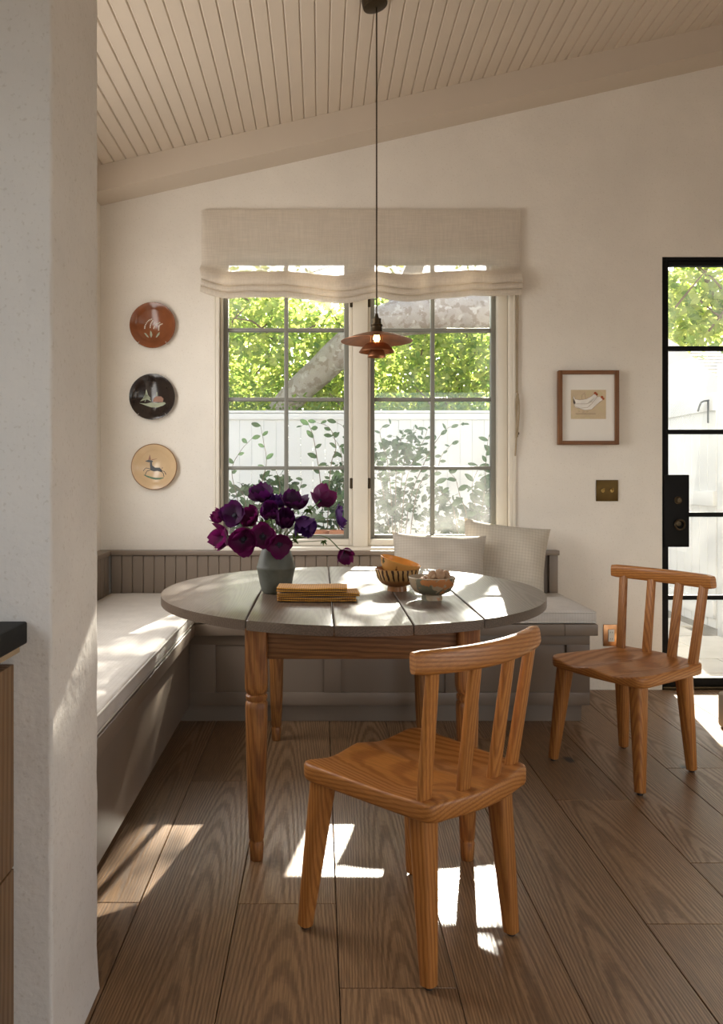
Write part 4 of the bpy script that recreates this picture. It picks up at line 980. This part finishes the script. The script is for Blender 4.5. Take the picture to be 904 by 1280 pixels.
# ------------------------------------------------------------------ switch and outlet
a = px(745, 626.5, YB); b = px(772.5, 600, YB)
sw = empty('light_switch', ((a.x + b.x) / 2, YB, a.z), label='square aged brass double toggle switch plate on the wall', cat='switch')
obj('switch_plate', B(a.x, b.x, 4.443, 4.4495, a.z, b.z, .0015), M['brass'], sw)
for dx in (-.025, .025):
    bm = bmesh.new(); X = (a.x + b.x) / 2 + dx; Z = (a.z + b.z) / 2
    lathe(bm, [(0, 0), (.011, 0), (.010, .004), (.005, .006), (0, .006)], 16, Matrix.Translation((X, 4.443, Z)) @ RX)
    sweep(bm, [(X, 4.440, Z), (X, 4.430, Z + .006), (X, 4.422, Z + .010)], [(.0035, .0035), (.004, .004), (.005, .005)], 2, 10, (1, 0, 0)); obj('toggle', bm, M['brassl'], sw)
a = px(754, 807.5, YB); b = px(773, 780.5, YB)
ot = empty('wall_outlet', ((a.x + b.x) / 2, YB, a.z), label='copper wall outlet plate with white sockets behind the chair', cat='outlet')
M['cplate'] = plain('copper_plate', (0.45, 0.22, 0.10), 0.28, 0.9, 0.1, 10)
obj('outlet_plate', B(a.x, b.x, 4.443, 4.4495, a.z, b.z, .0015), M['cplate'], ot)
xm, zm = (a.x + b.x) / 2, (a.z + b.z) / 2
rc = obj('receptacle', B(xm - .017, xm + .017, 4.438, 4.443, zm - .034, zm + .034, .0015), M['plastic'], ot)
for dz in (-.018, .018):
    for dx in (-.006, .006): obj('socket_slot', B(xm + dx - .0012, xm + dx + .0012, 4.4374, 4.4385, zm + dz - .004, zm + dz + .004), M['darkhole'], rc)

# ------------------------------------------------------------------ pendant lamp
PXX, PYY = 0.234, 3.30
zc = ceilz(PXX)
pend = empty('pendant_lamp', (PXX, PYY, 1.68), label='small copper pendant lamp with stacked shades over the table', cat='lamp')
def lp(name, prof, mat, seg=40, Mx=None): 
    bm = bmesh.new(); lathe(bm, prof, seg, Mx or Matrix.Translation((PXX, PYY, 0))); return obj(name, bm, mat, pend, angle=45)
RA = Matrix.Translation((PXX - .012, PYY, zc - .002)) @ Matrix.Rotation(-al, 4, 'Y')
lp('canopy', [(0, -.040), (.030, -.040), (.050, -.034), (.052, -.028), (.052, 0), (0, 0)], M['bronze'], 32, RA)
bm = bmesh.new(); tube(bm, [(PXX, PYY, 1.845), (PXX, PYY, 2.4), (PXX, PYY, zc - .03)], .0032, 8); obj('cord', bm, M['bronze'], pend)
Z0 = 1.745
lp('lamp_socket', [(0, Z0 + .112), (.005, Z0 + .112), (.008, Z0 + .100), (.010, Z0 + .092), (.019, Z0 + .090), (.020, Z0 + .068), (.025, Z0 + .066), (.026, Z0 + .060), (.023, Z0 + .058), (.024, Z0 + .036), (.030, Z0 + .030), (0, Z0 + .030)], M['bronze'])
def shade(name, r0, z0, r1, z1, cur, parent=pend):
    n = 10; up = []; 
    for i in range(n + 1):
        t = i / n; up.append((r0 + (r1 - r0) * t, z0 + (z1 - z0) * (t ** cur)))
    prof = up + [(r + (-.0004 if r < r1 else 0), z - .0014) for r, z in up[::-1]]
    prof.append(prof[0]); lp(name, prof, M['copper'], 56)
shade('top_shade', .026, Z0 + .034, .148, Z0 - .002, 1.35)
shade('middle_shade', .032, Z0 - .010, .073, Z0 - .046, 1.7)
shade('bottom_shade', .018, Z0 - .030, .038, Z0 - .066, 1.9)
for i in range(3):
    a = 2 * math.pi * i / 3 + .5; bm = bmesh.new(); tube(bm, [(PXX + .027 * math.cos(a), PYY + .027 * math.sin(a), Z0 + .03), (PXX + .030 * math.cos(a), PYY + .030 * math.sin(a), Z0 - .008), (PXX + .020 * math.cos(a), PYY + .020 * math.sin(a), Z0 - .034)], .0016, 6); obj('strut', bm, M['bronze'], pend)
mb = MT('lamp_bulb'); mb.b.inputs['Emission Color'].default_value = (1, 0.42, 0.10, 1); mb.b.inputs['Emission Strength'].default_value = 30; mb.col((1, .6, .3))
lp('bulb', [(0, Z0 - .006), (.008, Z0 - .004), (.014, Z0 + .006), (.012, Z0 + .018), (.008, Z0 + .030), (0, Z0 + .031)], mb.m, 20)

# ------------------------------------------------------------------ kitchen counter and cabinet
c = empty('kitchen_cabinet', (-0.9, 0.7, 0), label='oak kitchen cabinet with two drawer fronts under black counter', cat='cabinet')
cy0, cy1 = -0.6, 1.533
obj('carcass', B(XL + .012, -0.612, cy0, cy1, 0.10, 0.845, .001), M['cab'], c); obj('toe_kick', B(XL + .012, -0.66, cy0, cy1, 0, 0.0995), M['black'], c)
for z0, z1 in ((0.105, 0.432), (0.436, 0.823)):
    for ya, yb in ((cy0, 0.45), (0.454, cy1)): obj('drawer_front', B(-0.611, -0.586, ya + .001, yb - .001, z0, z1, .0015), M['cab'], c)
obj('batten', B(XL + .012, -0.575, cy0, cy1, 0.8455, 0.862, .001), M['cabl'], c)
obj('worktop', B(XL + .004, -0.560, cy0, cy1, 0.8625, 0.905, .004), M['counter'], label='black honed stone kitchen worktop against the stub wall', cat='worktop')

# low plaster step by the door
obj('plaster_step', B(1.888, 3.2, 2.3, 3.806, 0.0, 0.170, .02, 3), M['step'], label='low beige plaster step on the floor beside the glass door', cat='step')

# ------------------------------------------------------------------ garden
GZ = -0.06
obj('ground', B(-12, 14, YB + TH + .01, 40, GZ - .3, GZ - .03), M['soil'], smooth=False, kind='structure', label='garden ground outside the window')
pv = obj('terrace', B(1.2, 3.12, YB + TH + .01, 9.1, GZ - .03, GZ - .012), M['soil'], smooth=False, kind='structure', label='stone paved path outside the glass door')
pm = None; rd = random.Random(5)
y = YB + TH + .03
row = 0
while y < 8.7:
    x = 1.2 + (0.3 if row % 2 else 0)
    while x < 3.05:
        w = min(0.60, 3.11 - x)
        if w > .15:
            o = obj('paver', B(-w / 2 + .005, w / 2 - .005, -.195, .195, 0, .02, .003, 1), M['pave'], pv, local=True)
            o.location = Vector((x + w / 2, y + .2, GZ - .012)) - pv.location + Vector((0, 0, rd.uniform(-.002, .002)))
        x += .60
    y += .40; row += 1

# white board fence along the back of the garden, its return and gate
fe = empty('board_fence', (0.6, 9.15, GZ - .03), label='white painted board fence across the back of the garden', cat='fence')
FZ = 1.915
fb = obj('fence_board', B(-.0693, .0693, 9.14, 9.162, GZ - .03, FZ, .004, 1), M['fence'], fe, origin=(0, 9.15, GZ - .03))
for i in range(44):
    o = fb if i == 0 else fb.copy()
    if i: COL.objects.link(o)
    o.location = Vector((-2.95 + .14 * i, 9.15, GZ - .03)) - fe.location
obj('cap_rail', B(-3.05, 3.16, 9.115, 9.20, FZ, FZ + .03, .004), M['fence'], fe)
obj('rail', B(-3.05, 3.13, 9.122, 9.14, FZ - .075, FZ - .005, .003), M['fence'], fe)
for x in (-3.0, -.6, 1.4): obj('post', B(x - .05, x + .05, 9.165, 9.255, GZ - .03, FZ), M['fence'], fe)
fr2 = empty('side_fence', (3.2, 5.6, GZ - .03), label='white board fence running from the house to the back fence', cat='fence')
fb = obj('fence_board', B(3.19, 3.212, -.0685, .0685, GZ - .03, 2.02, .004, 1), M['fence'], fr2, origin=(3.2, 0, GZ - .03))
for i in range(23):
    o = fb if i == 0 else fb.copy()
    if i: COL.objects.link(o)
    o.location = Vector((3.2, (4.72 if i < 11 else 5.91) + .14 * i, GZ - .03)) - fr2.location
obj('post', B(3.165, 3.265, 6.27, 6.37, GZ - .03, 2.08, .004), M['fence'], fr2)
gt = empty('garden_gate', (3.15, 6.9, GZ), label='white board garden gate with black latch beside the paved path', cat='gate')
gb = obj('gate_board', B(3.17, 3.19, -.0685, .0685, GZ + .03, 1.86, .004, 1), M['fence'], gt, origin=(3.18, 0, GZ + .03))
for i in range(7):
    o = gb if i == 0 else gb.copy()
    if i: COL.objects.link(o)
    o.location = Vector((3.18, 6.47 + .14 * i, GZ + .03)) - gt.location
obj('gate_rail', B(3.145, 3.169, 6.40, 7.38, 1.72, 1.86, .003), M['fence'], gt); obj('gate_rail', B(3.145, 3.169, 6.40, 7.38, .95, 1.07, .003), M['fence'], gt); obj('gate_rail', B(3.145, 3.169, 6.40, 7.38, .05, .19, .003), M['fence'], gt)
bm = bmesh.new(); tube(bm, smoothpath([(3.12, 6.42, 1.80), (3.10, 6.50, 1.79), (3.12, 6.60, 1.73)]), .008, 6); tube(bm, [(3.13, 6.45, 1.80), (3.13, 6.45, 1.62)], .007, 6); obj('latch', bm, M['black'], gt)

# neighbour's wall and tiled roof seen through the door
bm = bmesh.new(); prism_xz(bm, [(3.35, GZ - .03), (5.4, GZ - .03), (5.4, 1.45), (4.22, 2.14), (3.72, 2.56), (3.35, 2.78)], 8.30, 8.55)
obj('garden_wall', bm, M['neigh'], smooth=False, label='stained white plaster wall with sloping top behind the gate', cat='wall')
nh = empty('neighbour_house', (5.4, 10.6, GZ - .03), label='neighbouring house with pale tiled roof behind the plaster wall', cat='house')
obj('wall', B(3.4, 8.0, 10.0, 14.0, GZ - .03, 2.15), M['neigh'], nh, smooth=False)
bm = bmesh.new(); vs = [bm.verts.new(v) for v in ((3.2, 9.7, 2.13), (8.2, 9.7, 2.13), (8.2, 12.2, 3.10), (3.2, 12.2, 3.10), (3.2, 14.3, 2.13), (8.2, 14.3, 2.13))]
bm.faces.new((vs[0], vs[1], vs[2], vs[3])); bm.faces.new((vs[3], vs[2], vs[5], vs[4])); bm.faces.new((vs[0], vs[3], vs[4])); bm.faces.new((vs[1], vs[5], vs[2])); bm.faces.new((vs[0], vs[4], vs[5], vs[1]))
rf = obj('roof', bm, M['tile'], nh, smooth=False)
rp = math.atan2(.97, 2.5); tm = None
for r in range(13):
    for i in range(12):
        x = 3.25 + .24 * i + (.12 if r % 2 else 0)
        if x > 6.0: continue
        if tm is None:
            t0 = obj('roof_tile', B(-.115, .115, -.11, .13, .0, .018, .004, 1), M['tile'], rf, local=True); tm = t0.data; o = t0
        else:
            o = bpy.data.objects.new('roof_tile', tm); COL.objects.link(o); o.parent = rf
        d = r * .20 + .05
        o.location = Vector((x, 9.7 + d * math.cos(rp), 2.15 + d * math.sin(rp) + .012)) - nh.location; o.rotation_euler = (rp - .05, 0, 0)

# foliage
def leaves_mesh(name, pos, size, rng, mat, droop=0.3, aspect=0.55):
    """many small pointed leaves as one mesh; pos = (n, 3)"""
    n = len(pos); d = rng.normal(size=(n, 3)); d[:, 2] = d[:, 2] * .6 - droop; d /= np.linalg.norm(d, axis=1)[:, None]
    u = rng.normal(size=(n, 3)); u -= d * (u * d).sum(1)[:, None]; u /= np.linalg.norm(u, axis=1)[:, None]; nrm = np.cross(d, u)
    s = size * rng.uniform(.6, 1.25, n)[:, None]
    v = np.stack([pos, pos + d * s * .35 + u * s * aspect * .5 + nrm * s * .06, pos + d * s * .75 + u * s * aspect * .35 + nrm * s * .05, pos + d * s, pos + d * s * .75 - u * s * aspect * .35 + nrm * s * .05, pos + d * s * .35 - u * s * aspect * .5 + nrm * s * .06], 1).reshape(-1, 3)
    b = np.arange(n)[:, None] * 6
    f = np.concatenate([b + np.array([[0, 1, 2, 3]]), b + np.array([[0, 3, 4, 5]])], 0)
    me = bpy.data.meshes.new(name); me.from_pydata(v.tolist(), [], f.tolist()); me.materials.append(mat); return me
M['lfA'] = leafmat('sycamore_leaf', (0.17, 0.29, 0.08), (0.52, 0.57, 0.20), 0.62, (1.3, 1.25, 0.8))
M['lfB'] = leafmat('hedge_leaf', (0.12, 0.22, 0.06), (0.32, 0.40, 0.12), 0.55, (1.2, 1.2, 0.7))
M['lfC'] = leafmat('vine_leaf', (0.045, 0.090, 0.042), (0.095, 0.160, 0.070), 0.3)
M['twig'] = plain('twig_bark', (0.16, 0.11, 0.07), 0.9, 0, 0.2, 20)
def blob(rng, c, r, n):
    p = rng.normal(size=(n, 3)); p /= np.linalg.norm(p, axis=1)[:, None]; p *= rng.uniform(.35, 1, n)[:, None] ** .6
    return p * np.array(r) + np.array(c)
def tree(name, label, base, trunk, blobs, leaf, mat, seed, twigs=40, cat='tree', group=None, bark='twig'):
    rng = np.random.default_rng(seed); t = empty(name, base, label=label, cat=cat, group=group)
    pos = np.concatenate([blob(rng, c, r, n) for c, r, n in blobs])
    # clump the leaves
    ctr = pos[rng.integers(0, len(pos), max(8, len(pos) // 28))]; idx = rng.integers(0, len(ctr), len(pos)); pos = np.where(rng.random(len(pos))[:, None] < .75, ctr[idx] + rng.normal(size=pos.shape) * .16, pos)
    me = leaves_mesh('foliage', pos, leaf, rng, mat); o = link('foliage', me, None, t, smooth=False); o['kind'] = 'stuff'
    bm = bmesh.new()
    for pts, rs in trunk: tube(bm, smoothpath(pts, 5), [rs[0] + (rs[1] - rs[0]) * i / (5 * (len(pts) - 1)) for i in range(5 * (len(pts) - 1) + 1)], 10)
    obj('trunk', bm, M[bark], t)
    bm = bmesh.new(); rd = random.Random(seed)
    for i in range(twigs):
        c, r, n = blobs[rd.randrange(len(blobs))]; p = Vector(c) + Vector((rd.uniform(-.8, .8) * r[0], rd.uniform(-.8, .8) * r[1], rd.uniform(-.8, .8) * r[2])); q = p + Vector((rd.uniform(-.6, .6), rd.uniform(-.3, .3), rd.uniform(.1, .7)))
        tube(bm, [p, (p + q) / 2 + Vector((rd.uniform(-.06, .06), 0, rd.uniform(-.06, .06))), q], [.014, .010, .005], 5)
    obj('twigs', bm, M['twig'], t)['kind'] = 'stuff'
    return t
# sycamore: thick limb crossing both windows from lower left to upper right
L0 = [px(318, 560, 10.6), px(362, 500, 10.5), px(402, 462, 10.3), px(440, 428, 10.0), px(490, 400, 9.8), px(560, 392, 9.7), px(630, 392, 9.8), px(665, 392, 9.9)]
trk = [([(-2.3, 10.8, GZ - .03), (-2.0, 10.8, 0.8), (-1.55, 10.7, 1.25), tuple(L0[0])], (.33, .165)), ([tuple(v) for v in L0], (.165, .27)), ([tuple(L0[4]), tuple(px(520, 330, 10.2)), (1.6, 10.8, 5.2)], (.15, .08))]
tree('sycamore_tree', 'mottled sycamore with thick leaning limb beyond the fence', (-2.3, 10.8, GZ - .03), trk, [((-.9, 11.6, 2.9), (1.5, .9, 1.25), 6500), ((.9, 11.9, 2.75), (1.7, .9, 1.1), 6500), ((-1.0, 9.6, 3.2), (.9, .5, .5), 900), ((2.1, 12.0, 3.0), (.75, .6, 1.2), 2000)], .115, M['lfA'], 3, 60, bark='bark')
tree('leafy_tree', 'bright green leafy tree rising over the neighbouring roof', (5.2, 9.2, GZ - .03), [([(5.6, 9.2, GZ - .03), (5.3, 9.3, 2.0), (4.6, 9.3, 3.2), (4.2, 9.2, 4.2)], (.10, .03)), ([(4.9, 9.3, 2.8), (5.4, 9.4, 4.2)], (.05, .02))], [((4.7, 9.4, 3.6), (1.2, .7, .85), 2300), ((4.2, 9.0, 3.0), (.55, .4, .40), 420)], .13, M['lfA'], 9, 16)
tree('hedge', 'dense hedge growing behind the white fence', (0.5, 10.0, GZ - .03), [([(-1.5, 10.1, GZ - .03), (-1.4, 10.1, 1.5)], (.05, .03)), ([(1.6, 10.1, GZ - .03), (1.5, 10.1, 1.5)], (.05, .03))], [((-1.2, 10.1, 1.55), (.9, .4, .75), 2600), ((.4, 10.1, 1.5), (1.2, .4, .72), 3000), ((2.0, 10.1, 1.5), (1.0, .4, .75), 2600)], .075, M['lfB'], 12, 20, cat='hedge')
# open crown above the view line that breaks the sunlight into flecks
tree('tall_tree', 'tall open-crowned tree standing behind the sycamore', (3.2, 12.0, GZ - .03), [([(3.1, 13.2, GZ - .03), (3.0, 13.0, 3.0), (2.5, 12.2, 4.9), (1.6, 11.6, 6.2)], (.16, .05)), ([(2.6, 12.4, 4.6), (2.9, 11.8, 5.8)], (.06, .02))], [((1.12, 11.5, 5.15), (.45, .35, .62), 760), ((1.95, 11.5, 5.25), (.45, .35, .45), 520), ((1.0, 11.5, 4.45), (.28, .3, .22), 110), ((3.3, 11.5, 5.0), (.9, .5, .9), 500), ((1.5, 12.5, 6.5), (1.5, .8, .6), 800)], .12, M['lfA'], 21, 14)
# far trees that close the view
rngT = ((-3.2, 18.5, 'pale far tree behind the leaning sycamore limb', 31), (2.2, 18.9, 'pale far tree between sycamore and roof', 33), (7.6, 18.5, 'pale far tree beyond the neighbouring house', 35))
for X_, Y_, lb_, sd_ in rngT: tree('far_tree', lb_, (X_, Y_, GZ - .03), [([(X_, Y_, GZ - .03), (X_ + .2, Y_, 2.4), (X_ + .1, Y_, 4.2)], (.2, .08))], [((X_, Y_, 3.5), (2.5, .9, 2.4), 6500)], .22, M['lfA'], sd_, 12, group='far trees')

# climbing shrubs in front of the fence: stems with single leaves
bm = bmesh.new(); n = 6; lr = []
for j in range(n + 1):
    v = j / n; w = .52 * math.sin(math.pi * min(1, v * .92 + .04)) ** .8; lr.append([bm.verts.new((s * w * .5, v, .10 * abs(s) - .12 * v * v)) for s in (-1, 0, 1)])
for a, b in zip(lr, lr[1:]):
    for i in range(2): bm.faces.new((a[i], a[i + 1], b[i + 1], b[i]))
lme = bpy.data.meshes.new('leaf'); bm.to_mesh(lme); bm.free(); lme.materials.append(M['lfC']); finish(lme, True, 80)
def shrub(label, base_px, Y, stems, leaf, seed, dens=9.0, fill=None):
    """stems = lists of photo pixels followed upwards at depth Y"""
    rd = random.Random(seed); b = px(*base_px, Y); b.z = GZ - .03
    t = empty('garden_shrub', b, label=label, cat='shrub', group='shrubs in front of the fence')
    bm = bmesh.new(); spots = []
    for st in stems:
        P = smoothpath([b + Vector((rd.uniform(-.05, .05), 0, 0))] + [px(x, y, Y + rd.uniform(-.10, .10)) for x, y in st], 6)
        tube(bm, P, [.0045 - .003 * i / (len(P) - 1) for i in range(len(P))], 5)
        # walk the stem from its first visible pixel
        acc = 0
        for i in range(7, len(P)):
            d = P[i] - P[i - 1]; acc += d.length
            while acc > 1 / dens: acc -= 1 / dens; spots.append((P[i - 1].lerp(P[i], rd.random()), d.normalized()))
        spots.append((P[-1], d.normalized()))
    obj('stems', bm, M['twig'], t)
    for i, (p, d) in enumerate(spots):
        o = bpy.data.objects.new('leaf', lme); COL.objects.link(o); o.parent = t; o.location = p - b
        side = -1 if i % 2 else 1; v = (d * .5 + Vector((side * rd.uniform(.5, 1), rd.uniform(-.6, .2), rd.uniform(-.3, .35)))).normalized()
        o.rotation_mode = 'QUATERNION'; zz = Vector((rd.uniform(-.6, .6), -1, rd.uniform(-.2, .9))); zz = (zz - v * zz.dot(v)).normalized(); xx = v.cross(zz); o.rotation_quaternion = Matrix((xx, v, zz)).transposed().to_quaternion(); s = leaf * rd.uniform(.7, 1.25); o.scale = (s, s, s)
    if fill:
        rng = np.random.default_rng(seed); pos = []
        for (x, y, rx, rz, n_) in fill: q = px(x, y, Y + .1); pos.append(blob(rng, q, (rx, .18, rz), n_))
        me = leaves_mesh('dense_leaves', np.concatenate(pos), leaf * 1.25, rng, M['lfC'], .1, .6); o = link('dense_leaves', me, None, t, smooth=False); o['kind'] = 'stuff'
    return t
shrub('shrub with sparse oval leaves on thin shoots reaching up the fence', (330, 700), 6.7, [[(300, 640), (290, 590), (300, 565), (315, 548)], [(325, 630), (333, 580), (330, 555), (326, 532)], [(345, 650), (350, 610), (345, 588)], [(310, 660), (305, 620), (290, 605)], [(360, 650), (372, 620), (378, 600)]], .075, 1, 9, [(300, 632, .16, .22, 130), (345, 622, .20, .22, 190), (325, 660, .40, .2, 160)])
shrub('climbing shrub with drooping leaves and a bent leafy tip', (405, 700), 6.6, [[(402, 620), (396, 570), (390, 540), (383, 528), (377, 533)], [(420, 620), (428, 590), (425, 560), (415, 545)], [(412, 600), (420, 560), (412, 535), (395, 528)], [(430, 600), (436, 560), (430, 535), (420, 528)]], .070, 2, 11, [(428, 615, .14, .28, 170), (405, 655, .25, .18, 120)])
shrub('dense twiggy shrub spreading sideways over the white fence', (500, 720), 6.6, [[(490, 640), (485, 580), (475, 540), (488, 530)], [(500, 640), (505, 580), (510, 550), (522, 536)], [(510, 640), (530, 580), (545, 552), (560, 535), (580, 530)], [(480, 620), (474, 590), (470, 570)], [(520, 620), (545, 590), (552, 570), (565, 555)], [(495, 600), (498, 560), (505, 540)], [(505, 620), (520, 570), (530, 550), (535, 535)]], .058, 3, 15, [(490, 575, .20, .22, 150), (515, 560, .20, .16, 90), (525, 635, .35, .22, 240), (480, 640, .16, .22, 120)])
shrub('glossy broad-leaved shrub rising at the window edge', (590, 720), 6.3, [[(585, 660), (575, 620), (570, 600), (562, 590)], [(600, 660), (606, 610), (608, 570), (611, 545)], [(595, 650), (590, 610), (598, 585)], [(570, 650), (555, 620), (545, 605)], [(610, 640), (612, 600), (614, 560)]], .085, 4, 10, [(590, 655, .30, .18, 150), (605, 620, .10, .22, 60)])
# clay pots below the window
for i, (x, y, Y, r, lb) in enumerate(((396, 668, 6.0, .10, 'terracotta pot on the ground among the shrubs'), (424, 668, 5.9, .075, 'small terracotta pot beside the larger pot in the shrubs'))):
    q = px(x, y, Y); h = q.z + .06 - GZ
    bm = bmesh.new(); lathe(bm, [(0, 0), (r * .66, 0), (r * .92, h * .82), (r, h * .82), (r * 1.02, h), (r * .93, h), (r * .86, h * .88), (0, h * .86)], 28, Matrix.Translation((q.x, Y, GZ - .03))); obj('terracotta_pot', bm, M['terra'], label=lb, cat='pot')
